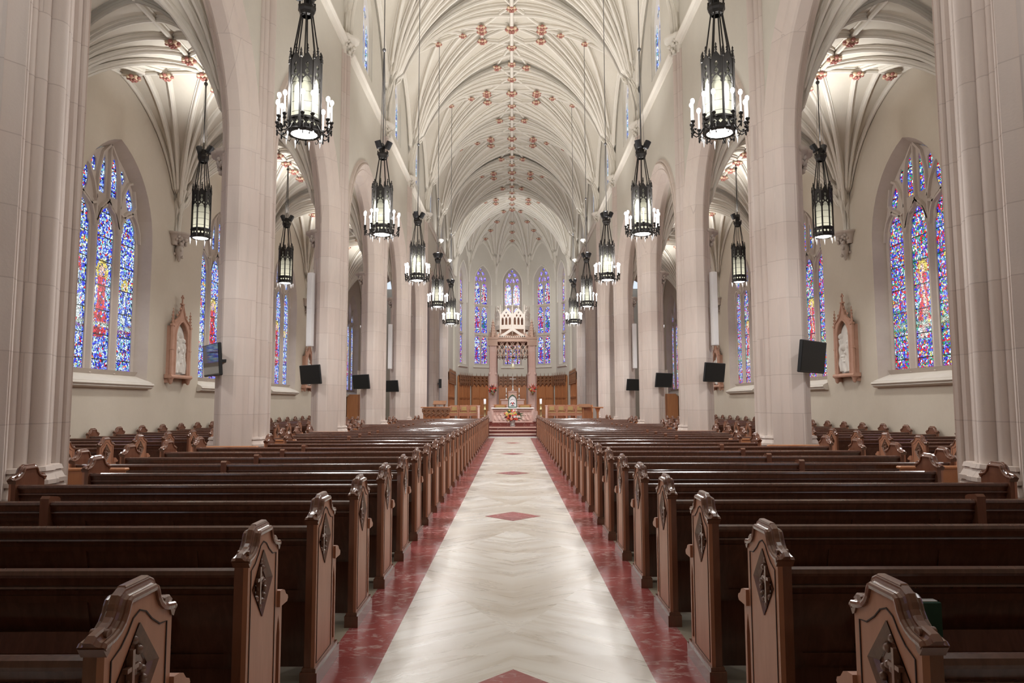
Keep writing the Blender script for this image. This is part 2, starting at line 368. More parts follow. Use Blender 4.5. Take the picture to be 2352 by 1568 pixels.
# ------------------------------------------------------------------ floor
Y0, Y1 = -6.0, 55.4
b = MB()
b.box((-(1.1+AXO)/2, 24, -.06), (AXO-1.1, 62, .12), 0); b.box(((1.1+AXO)/2, 24, -.06), (AXO-1.1, 62, .12), 0)
fl = b.build('floor', 'floor'); struct(fl)
MB().box((0, 13.3, -.05), (1.54, 38.4, .1)).build('marble_aisle', 'marble', fl)['label'] = 'veined white marble centre aisle'
for s in (-1, 1): MB().box((s*.935, 12.7, -.05), (.33, 37.2, .1)).build('red_marble_border', 'redm', fl)
MB().box((-.935, 31.9, -.05), (.33, 1.2, .1)).box((.935, 31.9, -.05), (.33, 1.2, .1)).build('marble_cross_strip', 'marble', fl)
for k in range(5):
    y = 3.82+5.93*k
    MB().prism([(-.37, y), (0, y-.385), (.37, y), (0, y+.385)], -.02, .003).build('red_diamond_inlay', 'redm', fl)
# sanctuary steps and platforms
st = MB()
for i, (y, z) in enumerate(((32.7, .14), (33.15, .28), (33.6, .41))):
    st.box((0, (y+58)/2, z-.07), (9.0, 58-y, .14), 0)
    st.box((0, y+.02, z-.025), (9.06, .1, .058), 1)  # paler nosing colour stands in for the reflection on the polished edge
st.build('sanctuary_steps', ['stepm', 'pinkm']); o = bpy.data.objects['sanctuary_steps']; tag(o, 'three dark red marble steps across the front of the sanctuary', 'steps')
MB().box((0, 47.6, .48), (9.0, 19.6, .14)).build('sanctuary_platform', 'stepm', o)

# ------------------------------------------------------------------ ribbed vault bays
RIBP = [(-.11, .03), (-.11, -.05), (-.06, -.06), (-.045, -.11), (-.065, -.13), (-.035, -.19), (.035, -.19), (.065, -.13), (.045, -.11), (.06, -.06), (.11, -.05), (.11, .03)]
def crownN(x): return 16.95-.072*x*x
def crownA(x): return 9.2-.01*x*x
def gfun(t, k): t = max(0, min(1, t)); return sqrt(max(0, 1-(1-k*t)**2))/sqrt(1-(1-k)**2)
def vault_h(x, y, A, B, Sp, crown, k):
    u = A-abs(x); v = B-abs(y); s = max(u/A, v/B, 1e-6)
    if s <= 1e-5: return Sp
    return Sp+(crown(A-u/s)-Sp)*gfun(s, k)
def boss_data(r):
    b = MB(); b.lathe([(.001, -r*.55), (r*.45, -r*.5), (r*.62, -r*.2), (r*.7, 0)], n=8, m=1)
    for j in range(8):
        a = 2*pi*j/8; b.ball((r*.72*cos(a), r*.72*sin(a), -r*.22), r*.30, j % 2, 6, 4, sz=.8)
    for j in range(4):
        a = 2*pi*(j+.5)/4; b.ball((r*.3*cos(a), r*.3*sin(a), -r*.55), r*.24, 0, 6, 4)
    return b.data('boss', ['red', 'gold'])
BOSS = {r: boss_data(r*.84) for r in (.2, .26, .33)}
def rib_path(p, q, hf, n=14, drop=0.0):
    out = []
    for i in range(n+1):
        t = i/n
        tt = t**1.6 if drop == 0 else t
        x = p[0]+(q[0]-p[0])*tt; y = p[1]+(q[1]-p[1])*tt; out.append((x, y, hf(x, y)))
    return out
def vault_bay(A, B, Sp, crown, k, ribs, liernes, bosses, sc, nu=10):
    hf = lambda x, y: vault_h(x, y, A, B, Sp, crown, k)
    b = MB()
    for sx in (-1, 1):
        for sy in (-1, 1):
            # polar grid about the corner so the conoid stays crisp
            tg = [(A*(1-i/nu), B) if False else None for i in range(1)]
            pts = [(A*i/nu, 0) for i in range(nu, -1, -1)]+[(0, B*i/nu) for i in range(1, nu+1)]
            rs = [(i/12)**1.7 for i in range(13)]; vs = []
            for (tx, ty) in pts:
                for r in rs:
                    x = A+(tx-A)*r; y = B+(ty-B)*r; vs.append((sx*x, sy*y, Sp+(crown(tx)-Sp)*gfun(r, k)))
            n = len(rs)
            b.add(vs, [(i*n+j, (i+1)*n+j, (i+1)*n+j+1, i*n+j+1) for i in range(len(pts)-1) for j in range(n-1)], 0, True)
    root = b.build('ceiling', 'vault'); struct(root)
    prof = [(a*sc, q*sc) for a, q in RIBP]
    def add(p, q, w=1, n=14, drop=0.0):
        path = rib_path(p, q, hf, n, drop)
        # keep the first ribs clear of the exact corner
        MB().sweep(path, [(a*w, c*w) for a, c in prof], 0, False, nrm=lambda i, P, t: V((0, 0, 1)) if abs(t.z) < .95 else V((-(q[0]-p[0]), -(q[1]-p[1]), 0)).normalized()*(-1)).build('rib', 'rib', root)
    for sx in (-1, 1):
        for sy in (-1, 1):
            for (tx, ty, w) in ribs:
                if ty >= B and sy < 0: pass
                add((sx*A, sy*B), (sx*tx, sy*ty), w)
    for (p, q, w) in liernes:
        for sx, sy in {(1, 1), (-1, 1), (1, -1), (-1, -1)}:
            if p[0] == 0 == q[0] and sx < 0: continue
            if p[1] == 0 == q[1] and sy < 0: continue
            add((sx*p[0], sy*p[1]), (sx*q[0], sy*q[1]), w, 8, 1)
    for (x, y, r) in bosses:
        for px, py in {(sx*x if x else 0.0, sy*y if y else 0.0) for sx in (-1, 1) for sy in (-1, 1)}:
            if y >= B and py < 0: continue
            link('boss', BOSS[r], root, (px, py, hf(px, py)-.06-.13*sc))
    return root
H2 = BAY/2
nave_ribs = [(0, H2, 1.2), (0, H2*.75, 1), (0, H2/2, 1), (0, H2*.28, 1), (1.22, .55, 1), (1.22, 0, 1), (2.0, 0, 1), (3.0, 0, 1), (A_ := 4.5, 0, .9)]
nave_li = [((0, 0), (0, H2), 1.35), ((0, 0), (4.5, 0), 1), ((0, 0), (1.22, .55), .8), ((1.22, .55), (0, H2/2), .8), ((1.22, 0), (1.22, .55), 1.2), ((.68, H2), (0, H2/2), .8)]
nave_b = [(0, 0, .33), (0, H2/2, .26), (0, H2, .26), (.68, H2, .26), (1.22, .55, .26), (1.22, 0, .26), (2.0, 0, .2), (3.0, 0, .2)]
proto = vault_bay(4.5, H2, CL_Z, crownN, .83, nave_ribs, nave_li, nave_b, 1.0)
proto.location = (0, MID[0], 0)
for y in MID[1:]: copy_tree(proto, loc=(0, y, 0))
AW = (AXO-AXI)/2-.02
ais_ribs = [(0, H2, 1.2), (0, H2/2, 1), (0, H2*.25, 1), (0, 0, 1), (AW*.45, 0, 1), (AW*.72, 0, 1), (0, H2*.75, 1), (AW, 0, .8)]
ais_li = [((0, 0), (0, H2), 1.2), ((0, 0), (AW, 0), 1)]
ais_b = [(0, 0, .2), (0, H2/2, .2), (0, H2*.25, .2), (AW*.45, 0, .2), (AW*.85, 0, .2)]
ap = vault_bay(AW, H2, 6.05, crownA, .86, ais_ribs, ais_li, ais_b, .62)
ap.location = (-(AXI+AW), MID[1], 0)
for i, y in enumerate(MID[1:8]):
    for s in (-1, 1):
        if i == 0 and s < 0: continue
        copy_tree(ap, loc=(s*(AXI+AW), y, 0))
# apse vault over five facets
AR = 4.4; AY = PY[-1]+BAY
AP = [(AR*cos(pi*i/5), AY+AR*sin(pi*i/5)) for i in range(6)]
b = MB(); aribs = []; abos = []
for i in range(5):
    p, q = AP[i], AP[i+1]; mx, my = (p[0]+q[0])/2, (p[1]+q[1])/2
    for c in (p, q):
        vs = []; nq, nr = 8, 12
        for a in range(nq+1):
            t = a/nq; Q = (mx*t, AY+(my-AY)*t, 16.95-2.0*t**1.8)
            for j in range(nr+1):
                r = (j/nr)**1.7; vs.append((c[0]+(Q[0]-c[0])*r, c[1]+(Q[1]-c[1])*r, CL_Z+(Q[2]-CL_Z)*gfun(r, .8)))
        b.add(vs, [(a*(nr+1)+j, (a+1)*(nr+1)+j, (a+1)*(nr+1)+j+1, a*(nr+1)+j+1) for a in range(nq) for j in range(nr)], 0, True)
        for t in (0, .5, .72, .9, 1):
            if t == 0 and c is q and i < 4: continue
            Q = (mx*t, AY+(my-AY)*t, 16.95-2.0*t**1.8)
            aribs.append([(c[0]+(Q[0]-c[0])*(j/14)**1.7, c[1]+(Q[1]-c[1])*(j/14)**1.7, CL_Z+(Q[2]-CL_Z)*gfun((j/14)**1.7, .8)) for j in range(15)])
            if c is p and t not in (0, 1): abos.append(Q)
    aribs.append([(mx*t/8, AY+(my-AY)*t/8, 16.95-2.0*(t/8)**1.8) for t in range(9)])
root = b.build('ceiling', 'vault'); struct(root)
for pth in aribs:
    d = V(pth[-1])-V(pth[0]); h = V((d.x, d.y, 0)).normalized()
    MB().sweep(pth, [(a*.8, c*.8) for a, c in RIBP], nrm=lambda i, P, t: V((0, 0, 1)) if abs(t.z) < .95 else h).build('rib', 'rib', root)
for q in abos: link('boss', BOSS[.26], root, (q[0], q[1], q[2]-.17))
link('boss', BOSS[.33], root, (0, AY, 16.76))

# ------------------------------------------------------------------ arcade: profile of pier = profile of arch
PROF = [(4.63, .27), (4.60, .31), (4.545, .35), (4.53, .39), (4.56, .42), (4.515, .43), (4.50, .46), (4.60, .61), (4.585, .625), (4.615, .64), (4.69, .75), (4.73, .77), (4.93, .77), (4.97, .74),
        (5.06, .58), (5.05, .55), (5.09, .52), (5.15, .42), (5.20, .38), (5.195, .31), (5.17, .27)]
SPR = 6.0; CC = .4
def arch_pts(o, n=12):
    h = BAY/2-o; Rr = h+CC; t = math.acos(CC/Rr)
    L = [(-(-CC+Rr*cos(t*i/n)), SPR+Rr*sin(t*i/n)) for i in range(n+1)]
    return L+[(-a, z) for a, z in L[::-1][1:]]
def mir(mb, s): return MB().merge(mb, lambda p: (s*p[0], p[1], p[2]))
arch = MB(); rows = [arch_pts(o) for x, o in PROF]; n = len(rows[0]); vs = []
for (x, o), r in zip(PROF, rows): vs += [(x, a, z) for a, z in r]
for i in range(len(PROF)-1):
    arch.add([vs[i*n+j] for j in range(n)]+[vs[(i+1)*n+j] for j in range(n)], [(j, j+1, n+j+1, n+j) for j in range(n-1)], 0, False)
face = MB(); r = arch_pts(.30)
for x, top in ((4.60, CL_Z), (5.20, 9.25)):
    vs = [(x, a, z) for a, z in r]+[(x, a, top) for a, z in r]; face.add(vs, [(j, j+1, n+j+1, n+j) for j in range(n-1)], 0)
    for s in (-1, 1): face.add([(x, s*H2, SPR), (x, s*(H2-.30), SPR), (x, s*(H2-.30), top), (x, s*H2, top)], [(0, 1, 2, 3)], 0)
# upper wall with clerestory window opening
out = [(-H2, CL_Z-.02), (H2, CL_Z-.02), (H2, 16.9), (-H2, 16.9)]
cl_hole = pointed(.74, .5, 13.7, 8, base=12.0); cl_in = pointed(.66, .45, 13.7, 8, base=12.1)
cwall = MB().merge(plate(out, [cl_hole], .04), lambda p: (4.62+p[1], p[0], p[2]))
def reveal(o1, x1, o2, x2, m=0):
    b = MB(); n = len(o1); b.add([(x1, a, z) for a, z in o1]+[(x2, a, z) for a, z in o2], [(i, (i+1) % n, n+(i+1) % n, n+i) for i in range(n)], m); return b
cwall.merge(reveal(cl_hole, 4.62, cl_in, 4.72))
WALLN = {}
for s in (-1, 1):
    root = MB().box((s*4.9, (Y0+PY[0]-BAY)/2, 8.5), (.6, PY[0]-BAY-Y0, 17)).build('wall_'+SIDE[s], 'wall'); struct(root); WALLN[s] = root
    ad = mir(arch, s).data('arch_moulding', ['arch']); fd = mir(face, s).data('arcade_wall', ['cwall']); cd = mir(cwall, s).data('clerestory_wall', ['cwall'])
    for y in MID[1:9]:
        link('arch_moulding', ad, root, (0, y, 0)); link('arcade_wall', fd, root, (0, y, 0)); link('clerestory_wall', cd, root, (0, y, 0))
    link('clerestory_wall', cd, root, (0, MID[9], 0))
    MB().box((s*4.66, MID[9], 5.7), (.1, BAY, 11.4)).build('chancel_wall', 'cwall', root)
    # string course under the windows
    sp = [(0, -.14), (.06, -.14), (.10, -.05), (.17, -.02), (.17, .03), (.09, .06), (.09, .1), (0, .16)]
    for y in MID[1:]:
        MB().prism([(s*(4.60-a), 11.33+z) for a, z in sp], y-H2, y+H2, 'y').build('string_course', 'rib', root)
struct(MB().box((0, Y0, 8.5), (10.4, .2, 17)).build('wall_back', 'cwall'))
# ------------------------------------------------------------------ compound piers
def halfprof(): return [(x, o) for x, o in PROF]
body = MB(); ring = [(x, o) for x, o in PROF]+[(x, -o) for x, o in PROF[::-1]]
body.prism(ring, 0, SPR+.002, 'z', caps=False)
def rolls(z0, z1, which, e=0.0):
    b = MB()
    if which == 'n':
        L = [(4.535, 0, .105), (4.575, .165, .075), (4.575, -.165, .075), (4.60, .27, .05), (4.60, -.27, .05)]
    else: L = [(5.22, 0, .10), (5.20, .165, .07), (5.20, -.165, .07), (5.18, .27, .05), (5.18, -.27, .05)]
    for x, y, r in L: b.lathe([(r+e, z0), (r+e, z1)], (x, y, 0), 12)
    return b
def base_mould(b, x, yw, s0):
    # stacked mouldings wrapped round a shaft cluster: x centre, half width yw, sign of projection
    for z0, z1, e0, e1 in ((0, .62, .10, .10), (.62, .66, .13, .13), (.66, .76, .12, .06), (.76, .80, .09, .09), (.80, .88, .075, .03), (.88, .92, .055, .04)):
        for (px, py, r) in ((x+s0*.0, 0, .13), (x-s0*.04, .20, .12), (x-s0*.04, -.20, .12)):
            b.lathe([(.001, z0), (r+e0, z0), (r+e1, z1), (.001, z1)], (px, py, 0), 8, 0, False, a0=pi/8, a1=2*pi+pi/8)
def capital(b, x, s0, z0, z1, w=.34):
    # leafy capital with moulded abacus on one face of the pier
    h = z1-z0
    b.lathe([(.10, 0), (.14, .02), (.12, .05), (.15, h*.35), (.24, h*.68), (.27, h*.7), (.27, h*.78), (.33, h*.84), (.35, h*.9), (.35, h)], (x, 0, z0), 10)
    for dy in (-.2, .2): b.lathe([(.07, 0), (.10, .02), (.09, .05), (.12, h*.4), (.18, h*.68), (.2, h*.78), (.25, h*.84), (.26, h*.9), (.26, h)], (x-s0*.06, dy, z0), 8)
    rnd = random.Random(3)
    for i in range(26):
        a = rnd.uniform(-1.9, 1.9); zz = rnd.uniform(.12, .66)*h; rr = .13+.12*zz/h
        b.ball((x+s0*rr*cos(a), rr*1.45*sin(a), z0+zz), rnd.uniform(.035, .06), 0, 5, 3)
def make_pier(s):
    root = thing('stone_pier', 'pier', 'pier', (0, 0, 0))
    mir(body, s).build('pier_body', 'pier', root)
    b = rolls(.3, CL_Z-.32, 'n'); mir(b, s).build('vaulting_shaft', 'pier', root)
    mir(rolls(.3, 5.66, 'a'), s).build('aisle_shaft', 'pier', root)
    b = MB(); base_mould(b, 4.535, .2, -1); base_mould(b, 5.22, .2, 1); mir(b, s).build('pier_base', 'pier', root)
    b = MB(); capital(b, 4.54, -1, 11.0, 11.5); mir(b, s).build('upper_capital', 'rib', root)
    b = MB(); capital(b, 5.20, 1, 5.64, 6.08); mir(b, s).build('aisle_capital', 'trace', root)
    return root
where = ['nearest the camera, cut by the picture edge', 'second from the camera, with the nearest screen', 'third from the camera', 'fourth from the camera', 'fifth from the camera, beside the front pews',
         'sixth from the camera, level with the altar', 'seventh from the camera, behind the altar', 'last before the apse']
for s in (-1, 1):
    pr = make_pier(s)
    for i, y in enumerate(PY):
        o = pr if i == 0 else copy_tree(pr)
        o.location.y = y; tag(o, '%s-hand pinkish limestone pier, %s' % (SIDE[s], where[i]), 'pier', 'stone piers of the nave arcade')

# ------------------------------------------------------------------ stained glass windows
def glass_mesh(name, outline, mt, tint, nx=14, dz=.055, x=0):
    """grid-cut glass filling an outline in (a,z); colour attribute 'tint' holds the picture"""
    zs0 = min(p[1] for p in outline); zs1 = max(p[1] for p in outline); a0 = min(p[0] for p in outline); a1 = max(p[0] for p in outline)
    nz = int((zs1-zs0)/dz)+1; vs = []; fs = []
    for i in range(nz+1):
        for j in range(nx+1): vs.append((0, a0+(a1-a0)*j/nx, zs0+(zs1-zs0)*i/nz))
    fs = [(i*(nx+1)+j, i*(nx+1)+j+1, (i+1)*(nx+1)+j+1, (i+1)*(nx+1)+j) for i in range(nz) for j in range(nx)]
    me = bpy.data.meshes.new(name); me.from_pydata(vs, [], fs); me.materials.append(M[mt])
    uv = me.uv_layers.new(name='UVMap'); co = [(v[1], v[2]) for v in vs]
    flat = []
    for f in fs:
        for i in f: flat += [co[i][0]+x*7.3, co[i][1]]
    uv.data.foreach_set('uv', flat)
    ca = me.color_attributes.new('tint', 'FLOAT_COLOR', 'POINT'); cols = []
    for a, z in co: cols += tint(a, z)
    ca.data.foreach_set('color', cols); me.update(); return me
def fig(cx, z0, h, robe, under, halo=YE, w=.2, alt=None):
    """standing robed figure described as coloured zones of glass"""
    def f(a, z):
        u = (a-cx)/w; t = (z-z0)/h
        if 0 <= t <= .80:
            half = .95-.55*t+.08*sin(9*t)
            if abs(u) < half: return (*(under if (abs(u+.25*sin(6*t)) < .22+.25*(t < .25)) else robe), 1)
        if (u/.55)**2+((t-.87)/.10)**2 < .45: return (.85, .5, .42, 1)
        if (u/.85)**2+((t-.88)/.15)**2 < 1: return (*halo, 1)
        return None
    return f
def picture(figs, zb, border=None, ground=None):
    def tint(a, z):
        if z < zb+.08: return (*(border or RD), .8)
        if zb+1.0 < z < zb+1.14: return (.5, .62, .5, .9)
        for f in figs:
            c = f(a, z)
            if c: return c
        if ground:
            for (z0, z1, c, w) in ground:
                if z0 < z < z1: return (*c, w)
        return (0, 0, 0, 0)
    return tint
AWO = .28  # distance of window plane behind the wall face
hole_o = pointed(1.6, .6, 5.5, 10, base=2.0); hole_i = pointed(1.44, .6, 5.5, 10, base=2.2)
LX = (-.97, 0, .97); WDY = .2
def aisle_tracery():
    holes = [lighthole(x, .335, 2.26, 5.45) for x in LX]
    for sx in (-1, 1):
        holes.append(lighthole(sx*.25, .125, 6.3, 7.0 if sx else 0, .4))
        holes.append([(sx*(.93-.10*sin(a)+.15*cos(a)*(1-.3*sin(a))), 6.42+.32*sin(a)) for a in [2*pi*i/16 for i in range(16)]])
        holes.append([(sx*.50, 6.72), (sx*.60, 6.70), (sx*.70, 6.86), (sx*.60, 7.06), (sx*.51, 7.0)])
        holes.append([(sx*.47, 6.0), (sx*.55, 6.1), (sx*.52, 6.3), (sx*.455, 6.15)])
    b = plate(hole_i, holes, .04, .008)
    pr = [(-.055, -.01), (-.025, .055), (.025, .055), (.055, -.01)]
    F = lambda pts: [(p[0], -.02, p[1]) for p in pts]
    nn = lambda i, P, t: V((0, -1, 0))
    for x in (-.485, .485): b.sweep(F([(x, 2.2), (x, 5.5)]), [(-.1, -.01), (-.03, .075), (.03, .075), (.1, -.01)], nrm=nn)
    for sx in (-1, 1):
        b.sweep(F([(sx*.485, 5.5), (sx*.47, 6.3), (sx*.44, 6.7), (sx*.3, 7.2), (0, 7.5)]), pr, nrm=nn)
        b.sweep(F([(sx*.485, 6.1), (sx*.6, 6.45), (sx*.82, 6.78), (sx*.98, 6.86)]), pr, nrm=nn)
        b.sweep(F([(sx*.5, 6.0), (sx*.7, 5.93), (sx*.97, 6.06), (sx*1.17, 6.3), (sx*1.08, 6.7)]), pr, nrm=nn)
        b.sweep(F([(0, 6.2), (sx*.12, 6.0), (sx*.3, 5.9), (sx*.46, 5.6)]), pr, nrm=nn)
    b.sweep(F([(0, 6.12), (0, 7.45)]), pr, nrm=nn)
    for x in LX:
        for sx in (-1, 1):
            b.sweep(F([(x+sx*.45*q, z) for q, z in ((1, 5.45), (.93, 5.7), (.7, 5.92), (.4, 6.05), (0, 6.14))]), pr, nrm=nn)
    b.sweep(F([(-1.42, 2.22), (1.42, 2.22)]), [(-.06, 0), (-.06, .12), (.06, .03), (.06, 0)], nrm=nn)
    return b
AT = aisle_tracery()
def place_x(mb, x, s): return MB().merge(mb, lambda p: (s*(x+p[1]), p[0], p[2]))
RB, GRN, LBL = (.85, .03, .05), (.03, .3, .14), (.05, .12, .7)
WHT = (.75, .88, .9); PNK = (.75, .5, .45); DKR = (.28, .01, .04)
pics = {-1: ([fig(-.97, 3.35, 1.35, WHT, (.6, .8, .8), RB)], [fig(0, 3.0, 1.75, RB, (.5, .02, .04), YE, .28)], [fig(.97, 3.25, 1.2, LBL, WHT, YE)]),
        1: ([fig(.97, 3.1, 1.5, LBL, PNK, WHT, .26)], [fig(0, 3.2, 1.55, RB, PNK, YE, .24), fig(.12, 2.95, .6, WHT, PNK, PNK)], [fig(-.97, 3.4, 1.4, GRN, (.7, .6, .1), YE), fig(-.93, 2.9, .8, PNK, LBL, PNK)])}
wn = 0
out_wall = MB().merge(plate([(-H2-WDY, 0), (H2-WDY, 0), (H2-WDY, 9.4), (-H2-WDY, 9.4)], [hole_o], .04), lambda p: (AXO+p[1]+.02, p[0], p[2]))
out_wall.merge(reveal(hole_o, AXO, [(a*1.1, z) for a, z in hole_o], AXO+.001)).merge(reveal(hole_o, AXO, hole_i, AXO+AWO+.02, 1))
aisle_centres = MID[1:9]
GL = {}; AY_ = PY[-1]+BAY+.1
for s in (-1, 1):
    mtn = 'sgL' if s < 0 else 'sgR'
    for i, x in enumerate(LX):
        GL[s, i] = glass_mesh('stained_glass', [(x-.36, 2.24), (x+.36, 6.12)], mtn, picture(pics[s][i], 2.24, None if s > 0 else (.25, .05, .8),
            [(3.15, 3.4, DKR if s < 0 else GRN, .6)]), 16, .05, i+s*5)
    GL[s, 3] = glass_mesh('stained_glass', [(-1.2, 5.95), (1.2, 7.4)], mtn, picture([], 0), 12, .2, 4)
wd = {s: mir(out_wall, s).data('wall_bay', ['wall', 'trace']) for s in (-1, 1)}
td = {s: place_x(AT, AXO+AWO, s).data('window_tracery', ['trace']) for s in (-1, 1)}
sill = MB(); sill.prism([(AXO+.35, 2.24), (AXO-.12, 2.02), (AXO-.12, 1.99), (AXO+.35, 1.99)], -1.63, 1.63, 'y'); sill.prism([(AXO+.02, 2.0), (AXO-.15, 2.0), (AXO-.17, 1.96), (AXO-.15, 1.94), (AXO-.12, 1.93), (AXO-.13, 1.90), (AXO-.08, 1.87), (AXO+.02, 1.86)], -1.66, 1.66, 'y')
sd_ = {s: mir(sill, s).data('window_sill', ['sill']) for s in (-1, 1)}
for s in (-1, 1):
    root = MB().box((s*(AXO+.1), (Y0+PY[0]-BAY)/2, 4.7), (.2, PY[0]-BAY-Y0, 9.4)).build('wall_aisle_'+SIDE[s], 'wall'); struct(root)
    link('wall_bay', wd[s], root, (0, MID[1]+WDY, 0))
    for i, y in enumerate(aisle_centres):
        y += WDY
        if i: link('wall_bay', wd[s], root, (0, y, 0))
        wn += 1
        w = bpy.data.objects.new('window_%d' % wn, td[s]); COL.objects.link(w); w.location = (0, y, 0); struct(w)
        w['label'] = '%s aisle three-light stained glass window, %s from the camera' % (SIDE[s], ORD[i])
        link('window_sill', sd_[s], w)
        for j in range(4): link('stained_glass', GL[s, j], w, (s*(AXO+AWO+.024), 0, 0))
    MB().box((s*(AXO+4.45)/2, AY_, 8.5), (AXO-4.45, .2, 17)).build('end_wall', 'cwall', root)
    # end wall of the aisle and corbels carrying the aisle vault
    MB().box((s*(AXI+AXO)/2, MID[8]+H2, 4.7), (AXO-AXI, .2, 9.4)).build('aisle_end_wall', 'wall', root)
    cb = MB(); capital(cb, 0, -1, 0, .34); 
    cb.lathe([(.02, -.42), (.06, -.36), (.05, -.28), (.11, -.22), (.13, -.1), (.10, 0)], (0, 0, 0), 8)
    rnd = random.Random(5)
    for q in range(10): cb.ball((-.1*cos(q), .11*sin(q*1.7), -.3+.03*q), .045, 0, 5, 3)
    cd2 = MB().merge(cb, lambda p: (s*(AXO-.10+p[0]*.9), p[1]*.9, 5.72+p[2])).data('vault_corbel', ['trace'])
    for y in PY: link('vault_corbel', cd2, root, (0, y, 0))
# clerestory windows
ct = MB().merge(plate(cl_in, [lighthole(-.31, .25, 12.18, 13.3), lighthole(.31, .25, 12.18, 13.3), foil(0, 14.0, .2, .24)], .05, .005))
gcl = glass_mesh('stained_glass', [(-.64, 12.15), (.64, 14.4)], 'sgC', picture([], 0), 6, .3)
for s in (-1, 1):
    d = place_x(ct, 4.73, s).data('window_tracery', ['white'])
    for y in MID[1:9]:
        wn += 1; w = bpy.data.objects.new('window_%d' % wn, d); COL.objects.link(w); w.location = (0, y, 0); struct(w)
        link('stained_glass', gcl, w, (s*4.757, 0, 0))
# apse facets
fw = 2*AR*sin(pi/10)/1.0; FH = fw/2
ahole = pointed(.78, .85, 11.45, 10, base=4.62); ain = pointed(.70, .80, 11.45, 10, base=4.7)
def apse_tracery():
    H = []
    for zb, zs in ((4.78, 6.55), (7.30, 9.0), (9.72, 11.0)):
        for x in (-.35, .35): H.append(lighthole(x, .27, zb, zs, .3))
    for x in (-.415, -.14, .14, .415): H.append(foil(x, 11.80, .115, .25, 2))
    for x in (-.20, .20): H.append(foil(x, 12.27, .17, .17, 3))
    H.append(foil(0, 12.68, .16, .2, 4))
    b = plate(ain, H, .05, .008)
    F = lambda pts: [(p[0], -.025, p[1]) for p in pts]; nn = lambda i, P, t: V((0, -1, 0)); pr = [(-.05, -.02), (-.02, .08), (.02, .08), (.05, -.02)]
    b.sweep(F([(0, 4.7), (0, 11.7)]), pr, nrm=nn)
    for z in (7.14, 9.58): b.sweep(F([(-.7, z), (.7, z)]), [(-.07, -.02), (-.05, .07), (.05, .07), (.07, -.02)], nrm=nn)
    for sx in (-1, 1): b.sweep(F([(sx*.35*(1-q)+0, 11.5+q*.9) for q in (0, .3, .6, 1)]), pr, nrm=nn)
    return b
atr = apse_tracery()
agl = [glass_mesh('stained_glass', [(x0-.3, 4.7), (x0+.3, 11.5)], 'sgA', picture([fig(x0, zb+.3, 1.3, ra, rb, WHT) for zb, ra, rb in z3], 0), 8, .1, k)
       for k, (x0, z3) in enumerate(((-.35, ((4.8, LBL, RB), (7.4, RB, LBL), (9.6, WHT, LBL))), (.35, ((4.8, DKR, LBL), (7.4, LBL, GRN), (9.6, RB, WHT)))))]
agt = glass_mesh('stained_glass', [(-.68, 11.55), (.68, 13.1)], 'sgA', lambda a, z: (.35, .25, 1, .75), 6, .3, 3)
fac = MB().merge(plate([(-FH-.02, 0), (FH+.02, 0), (FH+.02, 15.6), (-FH-.02, 15.6)], [ahole], .06)).merge(MB().merge(reveal(ahole, 0, ain, .3), lambda p: (p[1], p[0], p[2])))
facd = fac.data('apse_wall', ['cwall'])
hood = MB(); hp = pointed(.86, .85, 11.45, 10, base=9.6); hood.sweep([(p[0], -.04, p[1]) for p in hp], [(-.04, -.02), (-.05, .04), (0, .07), (.05, .04), (.04, -.02)], nrm=lambda i, P, t: V((0, -1, 0)))
hood.prism([(0, 4.50), (-.14, 4.48), (-.14, 4.42), (-.05, 4.36), (0, 4.36)], -.95, .95, 'x')
hoodd = hood.data('hood_moulding', ['rib'])
atrd = MB().merge(atr, lambda p: (p[0], p[1]+.3, p[2])).data('window_tracery', ['trace'])
aw = None
for i in range(5):
    p, q = AP[i], AP[i+1]; mx, my = (p[0]+q[0])/2, (p[1]+q[1])/2; rz = math.atan2(my-AY, mx)-pi/2
    o = link('wall_apse', facd, None, (mx, my, 0), rz); struct(o)
    link('hood_moulding', hoodd, o)
    wn += 1; w = link('window_%d' % wn, atrd, None, (mx, my, 0), rz); struct(w)
    w['label'] = 'tall two-light stained glass window of the apse, %s' % ['far right', 'right of centre', 'centre, behind the canopy', 'left of centre', 'far left'][i]
    for g in agl+[agt]: gg = link('stained_glass', g, w, (0, .33, 0)); gg.rotation_euler.z = -pi/2; gg.scale = (1, -1, 1) if False else (1, 1, 1)
    if i: 
        b = MB(); a = math.atan2(p[1]-AY, p[0])
        for dr, dt, r in ((-.08, 0, .09), (-.04, .13, .06), (-.04, -.13, .06)):
            b.lathe([(r, .5), (r, 11.05)], (p[0]+dr*cos(a)-dt*sin(a), p[1]+dr*sin(a)+dt*cos(a), 0), 8)
        b.lathe([(.14, 11.0), (.17, 11.04), (.15, 11.1), (.2, 11.25), (.3, 11.33), (.36, 11.36), (.36, 11.46), (.1, 11.46)], (p[0]-.08*cos(a), p[1]-.08*sin(a), 0), 8, 0, False)
        b.build('vaulting_shaft', 'cwall', o)
